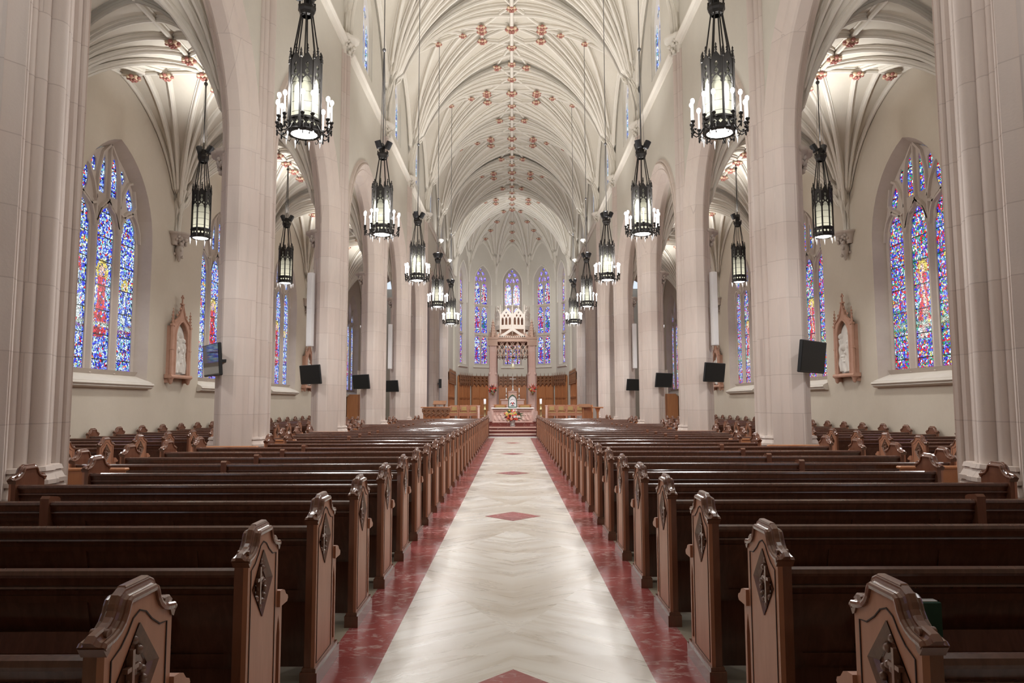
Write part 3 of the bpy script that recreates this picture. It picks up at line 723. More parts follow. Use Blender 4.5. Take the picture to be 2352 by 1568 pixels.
# ------------------------------------------------------------------ pews
TOP = [(-.016, .872), (-.008, .880), (.012, .883), (.035, .887), (.058, .896), (.078, .911), (.092, .930), (.099, .948), (.106, .960), (.118, .966), (.252, .966), (.264, .960), (.271, .948), (.278, .930), (.292, .911), (.312, .896), (.335, .887), (.358, .883), (.378, .880), (.386, .872)]
def side(pts, a0, a1, m=0, f=1): return MB().prism(pts, a0, a1, 'x', m)
def end_panel(s, root, a, f):
    """a: place of the outward face; f=+1 when the panel thickness runs to larger a, -1 otherwise; s mirrors left/right"""
    T = lambda q: s*(a+f*q)
    outl = [(0, 0), (0, .868), (.04, .876), (.08, .895), (.105, .925), (.115, .955), (.255, .955), (.265, .925), (.29, .895), (.33, .876), (.37, .868), (.37, 0)]
    dm = [(.17, .885), (.29, .745), (.17, .605), (.05, .745)]
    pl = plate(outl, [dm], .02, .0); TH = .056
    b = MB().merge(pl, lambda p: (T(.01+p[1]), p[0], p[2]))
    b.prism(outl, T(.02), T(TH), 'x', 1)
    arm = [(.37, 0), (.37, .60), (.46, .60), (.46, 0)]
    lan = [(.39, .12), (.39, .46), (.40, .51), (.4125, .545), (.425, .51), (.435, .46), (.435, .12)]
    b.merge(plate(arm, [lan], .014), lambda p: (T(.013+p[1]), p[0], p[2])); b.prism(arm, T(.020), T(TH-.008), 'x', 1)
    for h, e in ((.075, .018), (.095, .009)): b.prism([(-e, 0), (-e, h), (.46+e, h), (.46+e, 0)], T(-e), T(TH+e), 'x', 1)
    o = b.build('end_panel', ['woodend', 'woodshade'], root)
    pr = [(-.036, -.014), (-.038, -.004), (-.036, .003), (-.031, .006), (-.025, .005), (-.018, .008), (-.014, .016), (-.014, .022), (-.009, .027), (.009, .027), (.014, .022), (.014, .016), (.018, .008), (.025, .005), (.031, .006), (.036, .003), (.038, -.004), (.036, -.014)]
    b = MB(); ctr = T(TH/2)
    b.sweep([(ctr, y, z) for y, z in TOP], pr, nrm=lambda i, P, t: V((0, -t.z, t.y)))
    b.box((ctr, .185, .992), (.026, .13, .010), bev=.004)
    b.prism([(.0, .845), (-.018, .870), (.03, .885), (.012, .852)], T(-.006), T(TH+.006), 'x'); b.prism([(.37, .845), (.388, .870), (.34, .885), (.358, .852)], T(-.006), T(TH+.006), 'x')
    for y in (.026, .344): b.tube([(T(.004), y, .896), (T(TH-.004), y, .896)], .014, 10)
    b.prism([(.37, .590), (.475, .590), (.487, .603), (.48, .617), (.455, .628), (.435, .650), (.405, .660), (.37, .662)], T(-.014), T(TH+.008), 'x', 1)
    b.build('crest', ['woodshade', 'woodend'], o)
    b = MB(); inn = [(.17+(y-.17)*.72, .745+(z-.745)*.74) for y, z in dm]
    for i in range(4):
        j = (i+1) % 4; b.add([(T(-.004), *dm[i]), (T(-.004), *dm[j]), (T(.006), *[(q*.88+r*.12) for q, r in zip(dm[j], (.17, .745))]), (T(.006), *[(q*.88+r*.12) for q, r in zip(dm[i], (.17, .745))]), (T(.016), *inn[j]), (T(.016), *inn[i])], [(0, 1, 2, 3), (3, 2, 4, 5)])
    b.box((T(.008), .15, .74), (.018, .013, .15)); b.box((T(.008), .15, .765), (.016, .06, .013))
    for j in range(9): b.ball((T(.012), .19+.04*cos(j*.7), .71+.045*sin(j*.7)), .014, 0, 5, 3)
    for (y, z) in ((.17, .65), (.13, .69), (.21, .66), (.17, .835), (.20, .80)): b.ball((T(.014), y, z), .016, 0, 5, 3)
    b.build('carved_diamond', 'carve', o)
    g = [(.03, .11), (.03, .825), (.075, .845), (.11, .875), (.135, .905), (.17, .918), (.205, .905), (.24, .875), (.29, .845), (.335, .84), (.335, .11)]
    MB().sweep([(T(-.0005), y, z) for y, z in g], [(-.0025, -.002), (-.0025, .002), (.0025, .002), (.0025, -.002)], nrm=lambda i, P, t: V((0, -t.z, t.y)), closed=True).build('inlay_line', 'groove', o)
def make_pew(s, L, div=None, label='', cat='pew', kneel=True, L0=0.0):
    root = thing('church_pew', label, cat)
    end_panel(s, root, 0, 1); end_panel(s, root, L, -1)
    A0, A1 = s*.055, s*(L-.055)
    MB().prism([(.028, .800), (.022, .812), (.026, .828), (.042, .836), (.062, .832), (.072, .820), (.070, .800)], A0, A1, 'x').build('top_rail', 'wood', root)
    b = MB()
    b.prism([(.044, .80), (.052, .765), (.040, .762), (.036, .755), (.042, .748), (.056, .745), (.062, .72), (.066, .70), (.150, .40), (.168, .40), (.085, .72), (.066, .80)], A0, A1, 'x')
    b.prism([(.150, .05), (.150, .42), (.170, .42), (.170, .05)], A0, A1, 'x')
    n = max(3, round(L/.62))
    for i in range(n+1):
        c = s*(.1+(L-.2)*i/n); b.prism([(.056, .70), (.136, .415), (.150, .415), (.070, .70)], c-.035, c+.035, 'x')
    b.prism([(.052, .725), (.060, .695), (.075, .695), (.067, .725)], A0, A1, 'x'); b.prism([(.120, .47), (.134, .415), (.15, .415), (.14, .47)], A0, A1, 'x')
    b.build('backrest', 'wood', root)
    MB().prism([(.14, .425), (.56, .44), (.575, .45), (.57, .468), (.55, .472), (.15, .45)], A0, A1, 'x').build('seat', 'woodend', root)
    # book rack and kneeler fixed to the back
    b = MB(); b.prism([(.02, .50), (.03, .50), (.05, .585), (.04, .585)], s*.35, s*(L-.35), 'x'); b.prism([(.02, .495), (.12, .495), (.12, .508), (.02, .508)], s*.35, s*(L-.35), 'x'); b.build('book_rack', 'wood', root)
    if kneel:
        b = MB(); L2 = L-1.1; b.box((s*(.25+L2/2), -.17, .185), (L2, .17, .045), bev=.01)
        for a in (.38, L/2, L2): b.box((s*a, -.15, .08), (.04, .08, .16)); b.box((s*a, 0, .20), (.03, .32, .03))
        b.build('kneeler', 'wood', root)
    if div:
        b = MB(); b.prism([(.01, 0), (.01, .855), (.03, .872), (.11, .86), (.14, .845), (.145, .80), (.20, .45), (.50, .44), (.50, 0)], s*(div-.03), s*(div+.03), 'x'); b.build('divider', 'woodshade', root)
    return root
YK0, DYK, NR = 1.93, 1.02, 30
protos = {}
def near_pier(y): return min(abs(y+.15-p) for p in PY+[PY[0]-BAY*2]) < 1.0
for s in (-1, 1):
    for k in range(NR):
        y = YK0+DYK*k
        sh = any(-1.15 < (y+.2-p) < .75 for p in PY)
        key = (s, sh)
        lab = 'dark polished oak pew %s of the marble aisle, %s row from the camera' % (SIDE[s], ORD[k])
        if k == 0: lab = 'dark oak pew %s of the aisle, nearest the camera, cut by the lower picture edge' % SIDE[s]
        if k == NR-1: lab = 'dark polished oak pew %s of the marble aisle, the last one before the altar steps' % SIDE[s]
        if key not in protos:
            protos[key] = make_pew(s, 3.1 if sh else 3.85, None if sh else 2.15, lab); protos[key].location = (s*1.062, y, 0)
            protos[key]['group'] = 'oak pews along the %s side of the aisle' % SIDE[s]
        else: copy_tree(protos[key], loc=(s*1.062, y, 0), label=lab)
    pw = None
    for k in range(8, 30):
        y = YK0+DYK*k
        lab = 'short oak pew of the %s side aisle against the wall, %s row from the camera' % (SIDE[s], ORD[k-8])
        if pw is None: pw = make_pew(s, 2.63, None, lab, kneel=False); pw.location = (s*6.32, y, 0); pw['group'] = 'short pews in the %s side aisle' % SIDE[s]
        else: copy_tree(pw, loc=(s*6.32, y, 0), label=lab)
    # oak screens closing the rows off beside the piers
    sc_ = None; j = 0
    for p in PY[:5]:
        for dy, wh in ((-1.10, 'in front of'), (.99, 'behind')):
            if p == PY[0] and dy < 0: continue
            lab = 'low oak screen %s the %s pier from the camera on the %s' % (wh, ORD[PY.index(p)], SIDE[s])
            if sc_ is None:
                sc_ = thing('pew_screen', lab, 'screen', (s*4.62, p+dy, 0), 0, 'low screens beside the %s piers' % SIDE[s])
                MB().box((0, 0, .39), (.86, .03, .78)).build('panel', 'lwood', sc_); MB().box((0, 0, .80), (.90, .09, .03), bev=.008).build('top_rail', 'lwood', sc_)
            else: copy_tree(sc_, loc=(s*4.62, p+dy, 0), label=lab)
    fs = thing('front_screen', 'dark oak screen with flat rail closing the %s pew block at the altar steps' % SIDE[s], 'screen', (s*1.05, 32.25, 0))
    MB().box((s*1.6, 0, .40), (3.2, .05, .80)).build('panel', 'wood', fs); MB().box((s*1.6, 0, .815), (3.26, .12, .03), bev=.008).build('top_rail', 'wood', fs)
# a book in the rack and white leaflets on the nearest ledges
h = thing('hymnal', 'dark green hymn book standing in the rack behind the nearest right-hand pew end', 'book', (1.62, 2.955, .51)); 
MB().box((0, 0, .10), (.16, .05, .20), bev=.004).build('cover', 'hymn', h); MB().box((0, 0, .195), (.14, .035, .016)).build('pages', 'paper', h)
for s in (-1, 1):
    b = MB(); n = 10; vs = []
    for i in range(n+1):
        t = i/n; x = s*(1.10+.38*t)-s*.0; z = .745-.045*sin(pi*t)+.0
        vs += [(x, 1.86, z), (x, 1.955, z+.012)]
    b.add(vs, [(2*i, 2*i+2, 2*i+3, 2*i+1) for i in range(n)]); b.add([(x, y, z-.002) for x, y, z in vs], [(2*i, 2*i+2, 2*i+3, 2*i+1) for i in range(n)])
    o = b.build('leaflet', 'paper'); tag(o, 'white curled paper leaflet behind the nearest %s pew, in the picture corner' % SIDE[s], 'leaflet')

# ------------------------------------------------------------------ hanging lanterns
def rot(mb, a, out=None, r=0.0):
    """turn a plate (x-z plane, pushed out to y=-r) about z by a"""
    ca, sa = cos(a), sin(a); return MB().merge(mb, lambda p: (p[0]*ca-(p[1]-r)*sa, p[0]*sa+(p[1]-r)*ca, p[2]))
def lantern(nave, label, loc, grp):
    root = thing('hanging_lantern', label, 'lamp', loc, 0, grp)
    r = .225 if nave else .205; n = 8; w = r*math.tan(pi/8)*1.02
    outl = [(-w, .03), (w, .03), (w, 1.02), (w*.75, 1.03), (w*.3, 1.1), (0, 1.14), (-w*.3, 1.1), (-w*.75, 1.03), (-w, 1.02)]
    hl = [lighthole(0, w*.72, .22, .66, .35), foil(0, .85, w*.30, .05, 4, 4), foil(0, .95, w*.28, .045, 4, 4), foil(-w*.55, .79, w*.18, .03, 2, 4), foil(w*.55, .79, w*.18, .03, 2, 4),
          foil(-w*.42, .12, w*.27, .03, 4, 4), foil(w*.42, .12, w*.27, .03, 4, 4)]
    p = plate(outl, hl, .014)
    fr = MB()
    for i in range(n):
        a = 2*pi*i/n+pi/8; fr.merge(rot(p, a, r=r*cos(pi/8)))
        # crocketed finial over each gable and slim pinnacle at each corner
        gx, gy = r*cos(pi/8)*sin(a), -r*cos(pi/8)*cos(a)
        fr.lathe([(.004, 1.13), (.02, 1.15), (.01, 1.17), (.022, 1.19), (.008, 1.21), (.014, 1.235), (.002, 1.26)], (gx, gy, 0), 5)
        c = a+pi/8; cx_, cy_ = r*1.02*cos(c), r*1.02*sin(c)
        fr.lathe([(.013, .02), (.013, 1.04), (.022, 1.05), (.018, 1.08), (.02, 1.1), (.01, 1.12), (.015, 1.14), (.002, 1.19)], (cx_, cy_, 0), 5, 0, False)
    fr.lathe([(r*1.03, .0), (r*1.1, .01), (r*1.1, .035), (r*1.03, .05)], n=8, a0=pi/8, a1=2*pi+pi/8, sm=False)
    fr.lathe([(r*1.03, .175), (r*1.07, .18), (r*1.07, .20), (r*1.02, .21)], n=8, a0=pi/8, a1=2*pi+pi/8, sm=False)
    fr.lathe([(r*1.0, .01), (r*.82, .005), (r*.82, .02)], n=16)
    fr.build('lantern_frame', 'iron', root)
    MB().lathe([(r*.86, .03), (r*.86, .98)], n=8, sm=False).build('lantern_glass', 'lglass', root)
    MB().lathe([(.001, -.012), (r*.5, -.01), (r*.84, .012)], n=16).build('diffuser', 'disc', root)
    cz = 1.80
    b = MB(); b.lathe([(.07, cz-.05), (.10, cz-.03), (.11, cz+.02), (.13, cz+.05), (.13, cz+.09), (.10, cz+.11), (.05, cz+.13), (.05, cz+.26)], n=8, sm=False)
    for j in range(8): a = j*pi/4; b.box((.115*cos(a), .115*sin(a), cz+.12), (.02, .02, .05), rz=a)
    b.build('collar', 'iron', root)
    rod = MB().tube([(r*.9, 0, 1.02), (.085, 0, cz-.03)], .011, 5).data('rod', ['iron'])
    for j in range(8 if nave else 6): link('rod', rod, root, None, 2*pi*j/(8 if nave else 6)+.2)
    kz = 4.35 if nave else 3.62; top = 11.02 if nave else 3.93
    b = MB(); b.tube([(0, 0, cz), (0, 0, kz)], .012, 6)
    for j in range(4): a = pi/4+j*pi/2; b.tube([(.08*cos(a), .08*sin(a), cz+.1), (.015*cos(a), .015*sin(a), kz)], .004, 4)
    b.lathe([(.01, -.05), (.035, -.03), (.045, 0), (.035, .03), (.01, .05)], (0, 0, kz), 8); b.tube([(0, 0, kz), (0, 0, top)], .011 if nave else .014, 6)
    b.build('suspension_rod', 'steel' if nave else 'iron', root)
    can = MB(); can.lathe([(.001, -.09), (.062, -.09), (.072, -.07), (.072, .09), (.066, .09), (.062, .07), (.001, .07)], n=10, sm=False)
    cand = can.data('floodlight', ['can']); lens = MB().lathe([(.001, .072), (.060, .072)], n=10).data('lens', ['disc'])
    for j, a in enumerate(([-.6, 1.6, 3.7] if nave else [.4, 2.6])):
        f = link('floodlight', cand, root, (.13*cos(a), .13*sin(a), cz+.27)); f.rotation_euler = (0, .45, a)
        if j != 1: link('lens', lens, f)
    sp = MB().lathe([(.001, -.13), (.010, -.05), (.014, -.02), (.006, 0)], n=5).data('glass_spike', ['crystal'])
    for j in range(8): a = 2*pi*j/8; link('glass_spike', sp, root, (r*1.12*cos(a), r*1.12*sin(a), -.005))
    if nave:
        arm = MB(); arm.tube([(.22, 0, .11), (.27, 0, .02), (.32, 0, -.005), (.365, 0, .03), (.385, 0, .09), (.38, 0, .17)], .009, 5)
        arm.tube([(.29, 0, .01), (.27, 0, -.04), (.24, 0, -.06), (.225, 0, -.03)], .006, 4)
        arm.lathe([(.008, .10), (.028, .12), (.012, .15), (.03, .17), (.034, .19), (.02, .2)], (.38, 0, 0), 6); arm.ball((.345, 0, .07), .02, 0, 5, 3); arm.ball((.38, 0, .06), .018, 0, 5, 3)
        arm.lathe([(.001, -.02), (.014, 0), (.012, .05), (.004, .1)], (.38, 0, 0), 5)
        ad = arm.data('candle_arm', ['iron']); cdl = MB().lathe([(.011, .19), (.011, .44)], (.38, 0, 0), 7).data('candle', ['candle'])
        bd = MB().ball((.38, 0, .475), .03, 0, 7, 5, sz=1.4).data('bulb', ['bulb'])
        for j in range(12):
            a = 2*pi*(j+(.16 if j % 2 else -.16))/12+.13; o = link('candle_arm', ad, root, None, a); c = link('candle', cdl, o); link('bulb', bd, o)
    return root
lp = None
for s in (-1, 1):
    for i, y in enumerate(MID[2:7]):
        wh = ['nearest the camera', 'second from camera', 'third from camera', 'fourth from camera', 'farthest and smallest'][i]
        lab = 'dark Gothic lantern with lit candles over %s pews, %s' % (SIDE[s], wh)
        if lp is None: lp = lantern(True, lab, (s*CHX, y, CHZ), 'candle-ringed lanterns of the nave')
        else: copy_tree(lp, loc=(s*CHX, y, CHZ), label=lab, rz=.37*i)
la = None
for s in (-1, 1):
    for i, y in enumerate(MID[3:7]):
        if i == 2: continue
        lab = 'slim dark Gothic lantern hanging in the %s side aisle, %s' % (SIDE[s], ['nearest the camera', 'second from the camera', '', 'deepest in the aisle'][i])
        if la is None: la = lantern(False, lab, (s*AISX, y, 5.23), 'slim lanterns of the side aisles')
        else: copy_tree(la, loc=(s*AISX, y, 5.23), label=lab, rz=.5*i+.3*s)

# ------------------------------------------------------------------ screens, speakers, stations on piers and walls
def make_tv(mt):
    root = thing('wall_screen', 'x', 'television')
    MB().box((0, -.035, 0), (.98, .05, .54), bev=.01).build('casing', 'black', root)
    MB().box((0, -.062, .008), (.945, .004, .49)).build('screen', mt, root)
    b = MB(); b.box((0, .03, 0), (.2, .08, .2)); b.box((0, .16, -.02), (.05, .30, .05)); b.build('bracket', 'black', root)
    return root
def face_to(o, n):
    n = V(n).normalized(); zx = V((0, 0, 1)).cross(-n).normalized()*-1; xx = (-n).cross(V((0, 0, 1))).normalized(); zz = xx.cross(-n)
    m = MX((xx, -n, zz)).transposed(); o.rotation_euler = m.to_euler()
tvg, tvm = make_tv('screen'), None
for s in (-1, 1):
    for i, p in enumerate(PY[1:5]):
        if s < 0 and i == 0: o = tvg
        elif tvm is None: o = tvm = make_tv('screen2')
        else: o = copy_tree(tvm)
        o.location = (s*(5.02 if i == 0 else 5.08), p-.86, 2.24+(.03 if s > 0 else 0)); o.scale = (1, 1, 1) if i == 0 else (.9, .9, .9); face_to(o, ((s*.80, -.60, -.075) if i == 0 else (s*.66, -.74, -.13)) if s < 0 or i else (.70, -.70, -.12))
        lab = ['black screen tilted on the second %s pier, mirroring blue window glass', 'black screen on the third %s pier', 'black screen on the fourth %s pier', 'smallest black screen, on the fifth %s pier'][i] % SIDE[s]
        if s > 0 and i == 0: lab = 'largest black screen, on the right-hand pier beside the bright window'
        tag(o, lab, 'television', 'black screens on the piers')
sp_ = None
for s in (-1, 1):
    for p, wh in ((PY[2], 'third'), (PY[4], 'fifth')):
        lab = 'tall narrow white column loudspeaker on the %s %s pier' % (wh, SIDE[s])
        if sp_ is None:
            sp_ = thing('column_speaker', lab, 'loudspeaker', (s*5.2, p-.52, 2.97), R(20)*s, 'white column loudspeakers')
            MB().box((0, -.06, .96), (.15, .13, 1.92), bev=.012).build('enclosure', 'white', sp_); MB().box((0, -.127, .48), (.12, .006, .9)).build('grille', 'white', sp_); MB().box((0, -.127, 1.44), (.12, .006, .9)).build('grille', 'white', sp_)
            MB().box((0, .03, .96), (.06, .1, .2)).build('bracket', 'white', sp_)
        else: copy_tree(sp_, loc=(s*5.2, p-.52, 2.97), rz=R(20)*s, label=lab)
o = thing('wall_speaker', 'small upright black loudspeaker on the left stone wall beside the sanctuary', 'loudspeaker', (-4.33, 43.0, 2.42), 0)
MB().box((0, 0, .27), (.16, .14, .54), bev=.01).build('enclosure', 'black', o); MB().box((0, -.072, .27), (.13, .006, .5)).build('grille', 'black', o); MB().box((-.1, .1, .27), (.1, .12, .06)).build('bracket', 'black', o)

def relief_mesh(name, w, h, figs, arch_top, mt, seed=1, depth=.09, nx=44, nz=84):
    """one continuous carved relief: heights of figures summed into a grid"""
    rnd = random.Random(seed)
    def hgt(a, z):
        H = 0.0
        for (cx, z0, fh, lean, fw) in figs:
            t = (z-z0)/fh
            if -.05 < t < 1.05:
                c = cx+lean*(t-.4)
                if t < .82:
                    half = fw*(.95-.55*t+.12*sin(7*t+cx*5)); u = (a-c)/half
                    if abs(u) < 1: H = max(H, sqrt(1-u*u)*(.75+.18*sin(u*9+t*6+cx*9)))
                    au = (a-c-fw*.8*sin(cx*7+3))/(fw*.6); az = (t-.6)/.09
                    if au*au+az*az < 1: H = max(H, .8*sqrt(1-au*au-az*az)+.2)
                hu = (a-c)/(fw*.36); hz = (t-.91)/.09
                if hu*hu+hz*hz < 1: H = max(H, .95*sqrt(1-hu*hu-hz*hz)+.1)
        return H*depth+.012*sin(a*31+z*17)*(H > 0)
    b = MB(); vs = []
    for i in range(nz+1):
        z = h*i/nz; half = w/2
        if arch_top and z > h-w*.62: q = (z-(h-w*.62))/(w*.62); half = w/2*max(.02, (1-q**1.9)**.6)
        for j in range(nx+1): a = half*(2*j/nx-1); vs.append((a, -hgt(a, z), z))
    b.add(vs, [(i*(nx+1)+j, i*(nx+1)+j+1, (i+1)*(nx+1)+j+1, (i+1)*(nx+1)+j) for i in range(nz) for j in range(nx)], 0, True)
    return b.data(name, [mt])
def pinnacle(b, x, y, z, h, r=.05, m=0):
    b.lathe([(r, 0), (r*.8, h*.15), (r*.55, h*.55), (r*.3, h*.85), (.004, h)], (x, y, z), 6, m, False)
    for i in range(4):
        zz = z+h*(.15+.2*i); rr = r*(1.3-.2*i)
        for j in range(4): b.ball((x+rr*cos(j*pi/2), y+rr*sin(j*pi/2), zz), r*.42, m, 5, 3)
    b.ball((x, y, z+h*.97), r*.45, m, 5, 3)
STF = [[(-.22, .10, .95, .10, .13), (.05, .1, 1.05, -.05, .15), (.27, .1, .9, -.08, .13), (-.05, .06, .5, .25, .17), (.2, .05, .45, -.2, .15)],
       [(-.26, .1, 1.0, .02, .12), (.12, .08, .8, .1, .17), (.28, .1, 1.05, -.06, .12), (-.08, .05, .45, -.15, .16)]]
def station(loc, rz, label, kind):
    root = thing('station_plaque', label, 'relief', loc, rz, 'carved reliefs in terracotta frames')
    w = .50; og = [(-w, 0), (-w, 1.38), (-w*.86, 1.5), (-w*.6, 1.56), (-w*.3, 1.66), (-.05, 1.86), (0, 2.0), (.05, 1.86), (w*.3, 1.66), (w*.6, 1.56), (w*.86, 1.5), (w, 1.38), (w, 0)]
    hole = pointed(.36, .12, 1.08, 8, base=.10)
    b = MB().merge(plate(og, [hole], .10, .012), lambda p: (p[0], p[1]-.22, p[2]))
    b.merge(reveal([(x, z) for x, z in hole], -.27, [(x*.92, z) for x, z in hole], -.1), lambda p: (p[1], p[0], p[2]))
    b.merge(plate([(-w, .0), (-w, 1.38), (w, 1.38), (w, 0)], [], .18), lambda p: (p[0], p[1]-.09, p[2])) if False else b.box((-w+.03, -.10, .69), (.06, .2, 1.38)).box((w-.03, -.10, .69), (.06, .2, 1.38))
    b.sweep([(x, -.28, z) for x, z in hole], [(-.035, -.01), (-.02, .03), (.02, .03), (.035, -.01)], nrm=lambda i, P, t: V((0, -1, 0)))
    b.sweep([(x*.97, -.28, z-.02) for x, z in og[1:-1]], [(-.03, -.01), (-.015, .035), (.015, .035), (.03, -.01)], nrm=lambda i, P, t: V((0, -1, 0)))
    for x, z in ((-.28, 1.68), (.28, 1.68), (-.17, 1.76), (.17, 1.76), (-.09, 1.87), (.09, 1.87)): b.ball((x, -.24, z), .04, 0, 5, 3)
    fr = b.build('frame', 'terra', root)
    for x in (-w, w): b = MB(); b.box((x, -.24, .74), (.09, .09, 1.34)); b.box((x, -.24, .76), (.12, .12, .03)); b.box((x, -.24, 1.40), (.13, .13, .05)); pinnacle(b, x, -.24, 1.42, .42, .045); b.build('pinnacled_buttress', 'terra', root)
    b = MB(); b.box((0, -.24, 2.0), (.16, .1, .04)); b.box((0, -.24, 2.12), (.045, .045, .26)); b.box((0, -.24, 2.18), (.14, .045, .045)); b.build('cross_finial', 'terra', root)
    b = MB(); b.prism([(-.02, 0), (-.34, 0), (-.36, .04), (-.32, .09), (-.02, .10)], -.60, .60, 'x')
    for x in (-.50, .50): b.lathe([(.03, -.16), (.07, -.12), (.09, -.04), (.13, 0)], (x, -.22, 0), 8); b.box((x, -.1, -.06), (.1, .2, .12))
    b.build('ledge', 'terra', root)
    for k_ in KIDS[root.name]: k_.scale = (1, .62, 1)
    link('relief', relief_mesh('relief', .70, 1.32, STF[kind], True, 'relief', kind), root, (0, -.08, .10))
    return root
for s in (-1, 1):
    for i, p in enumerate((PY[2], PY[4])):
        station((s*AXO, p+.2, 2.18), -s*pi/2, 'white relief in pointed terracotta frame, %s aisle wall, %s' % (SIDE[s], ['near one', 'far one behind a screen'][i]), 0 if s < 0 else 1)
    # carved Gothic shrine of wood and pale stone under the far aisle window
    g = thing('gothic_shrine', 'tall carved shrine of pale tracery over dark wood in the far %s aisle' % SIDE[s], 'shrine', (s*(AXO-.05), 40.3, 0), -s*pi/2)
    MB().box((0, -.3, 1.0), (2.3, .6, 2.0)).box((0, -.62, 1.0), (.12, .06, 2.0)).box((-.7, -.62, 1.0), (.12, .06, 2.0)).box((.7, -.62, 1.0), (.12, .06, 2.0)).build('cabinet', 'lwood', g)
    pl = plate([(-1.15, 2.0), (1.15, 2.0), (1.15, 3.3), (-1.15, 3.3)], [lighthole(x, .15, 2.1, 2.7, .3) for x in (-.9, -.5, -.1, .3, .7)]+[foil(x, 3.08, .1, .12) for x in (-.9, -.5, -.1, .3, .7)], .08)
    MB().merge(pl, lambda p: (p[0], p[1]-.58, p[2])).build('tracery_screen', 'whitem', g)
# ------------------------------------------------------------------ sanctuary
F1 = .55
al = thing('altar', 'long white and rose marble altar with carved front at the head of the aisle', 'altar', (0, 36.5, .41))
MB().box((0, .4, .065), (2.10, .95, .13)).build('plinth', 'stepm', al)
b = MB(); b.prism([(-1.02, .13), (-.985, .20), (-.97, .28), (-.97, .70), (-1.0, .76), (-1.04, .80), (1.04, .80), (1.0, .76), (.97, .70), (.97, .28), (.985, .20), (1.02, .13)], .02, .78, 'y'); b.box((0, .0, .74), (2.02, .06, .05)); b.build('body', 'pinkm', al)
MB().box((0, .4, .84), (2.18, .96, .06), bev=.015).build('table_top', 'white', al)
af = [(x, .02, .40, .02*(-1)**i, .055) for i, x in enumerate((-.40, -.28, -.16, -.04, .08, .2, .32, .42))]
rl = relief_mesh('carved_relief', .88, .42, af, False, 'pinkm', 3, .022, 60, 24)
for x in (-.5, .5): link('carved_relief', rl, al, (x, .018, .25))
pc = thing('framed_picture', 'arched white picture with red flower emblem in a dark green frame on the altar', 'picture', (0, 36.62, 1.28))
po = pointed(.22, .1, .36, 8, base=0); pi_ = pointed(.185, .085, .35, 8, base=.05)
MB().merge(plate(po, [pi_], .05, .006)).build('frame', 'emeral', pc)
b = MB().merge(plate(po, [], .012), lambda p: (p[0]*.93, p[1]+.01, p[2]*.96))
b.build('print', 'paper', pc)
b = MB()
for i in range(9): a = pi*(.15+.7*i/8); b.box((.12*cos(a), -.008, .30+.14*sin(a)), (.016, .004, .022), 0)
for x, z in ((-.06, .24), (.06, .24), (-.1, .2), (.1, .2)): b.ball((x, -.004, z), .026, 0, 6, 4, sy=.2)
b.box((0, -.008, .10), (.2, .004, .018), 0); b.box((0, -.008, .13), (.14, .004, .014), 0)
b.build('lettering', 'black', pc)
MB().ball((0, -.004, .215), .035, 0, 6, 4, sy=.2).ball((-.045, -.004, .25), .024, 0, 6, 4, sy=.2).ball((.045, -.004, .26), .024, 0, 6, 4, sy=.2).ball((.01, -.004, .17), .024, 0, 6, 4, sy=.2).build('rose_emblem', 'f_red', pc)
def flower_ball(b, c, r, m):
    b.ball(c, r*.6, m, 6, 4)
    for i in range(6): a = i*pi/3; b.ball((c[0]+r*.55*cos(a), c[1]-r*.25, c[2]+r*.55*sin(a)), r*.42, m, 5, 3)
FM = ['f_red', 'f_orange', 'f_peach', 'f_white', 'f_yellow', 'f_wine', 'f_coral']
def arrangement(name, label, loc, rx, rz_, n, fr, seed, vase, spikes=False):
    rnd = random.Random(seed); root = thing(name, label, 'flowers', loc)
    b = MB()
    for i in range(70):
        a = rnd.uniform(0, 2*pi); u = rnd.uniform(.5, 1.15); x0, z0 = rx*.35*cos(a), rz_*.5*sin(a)*(1 if not spikes else .6)
        e = (rx*u*1.1*cos(a), rnd.uniform(-.12, .1), rz_*u*sin(a)*(.95 if sin(a) > 0 else 1.0)); d = V(e)-V((x0, 0, z0)); sd = V((-d.z, 0, d.x)).normalized()*.022
        m_ = V((x0, 0, z0))+d*.55; b.add([(x0, 0, z0), tuple(m_+sd), e, tuple(m_-sd)], [(0, 1, 2, 3)]); b.add([(x0, .01, z0), tuple(m_+V((0, .05, 0))), e], [(0, 1, 2)])
    b.build('foliage', 'green', root)
    for i in range(n):
        for _ in range(30):
            x, z = rnd.uniform(-1, 1), rnd.uniform(-.75, 1)
            if x*x+z*z < 1 and (not spikes or abs(x) < 1-.6*max(0, z)): break
        y = -.16*(1-x*x-z*z*.6)-rnd.uniform(0, .05); k = rnd.randrange(7) if not spikes else rnd.choice([0, 0, 6, 4, 1, 5])
        b = MB(); flower_ball(b, (x*rx*.85, y, z*rz_*.8), fr*rnd.uniform(.75, 1.25), 0); b.build('flower', FM[k], root)
    if spikes:
        for i in range(6):
            x = (i-2.5)*.05; b = MB()
            for q in range(7): b.ball((x*(1+q*.35), -.05, rz_*(.55+.13*q)-abs(x)*1.2), .028-.002*q, 0, 5, 3)
            b.build('flower_spike', 'f_coral', root)
    if vase == 'vase':
        MB().lathe([(.001, -.49), (.13, -.49), (.135, -.47), (.10, -.44), (.125, -.3), (.15, -.2), (.165, -.12), (.155, -.12), (.14, -.2), (.001, -.25)], n=14).build('vase', 'glassv', root)
    else: MB().lathe([(.001, -.36), (.05, -.33), (.07, -.24), (.10, -.2), (.001, -.2)], n=8).box((0, .1, -.25), (.04, .24, .04)).build('wall_holder', 'brass', root)
arrangement('flower_arrangement', 'large round bouquet of red, orange and white flowers in a vase before the altar', (0, 35.55, .90), .47, .36, 46, .062, 4, 'vase')
arrangement('flower_spray', 'red and yellow flower spray hung on the left canopy column', (-1.14, 41.45, 2.30), .24, .26, 16, .05, 8, 'wall', True)
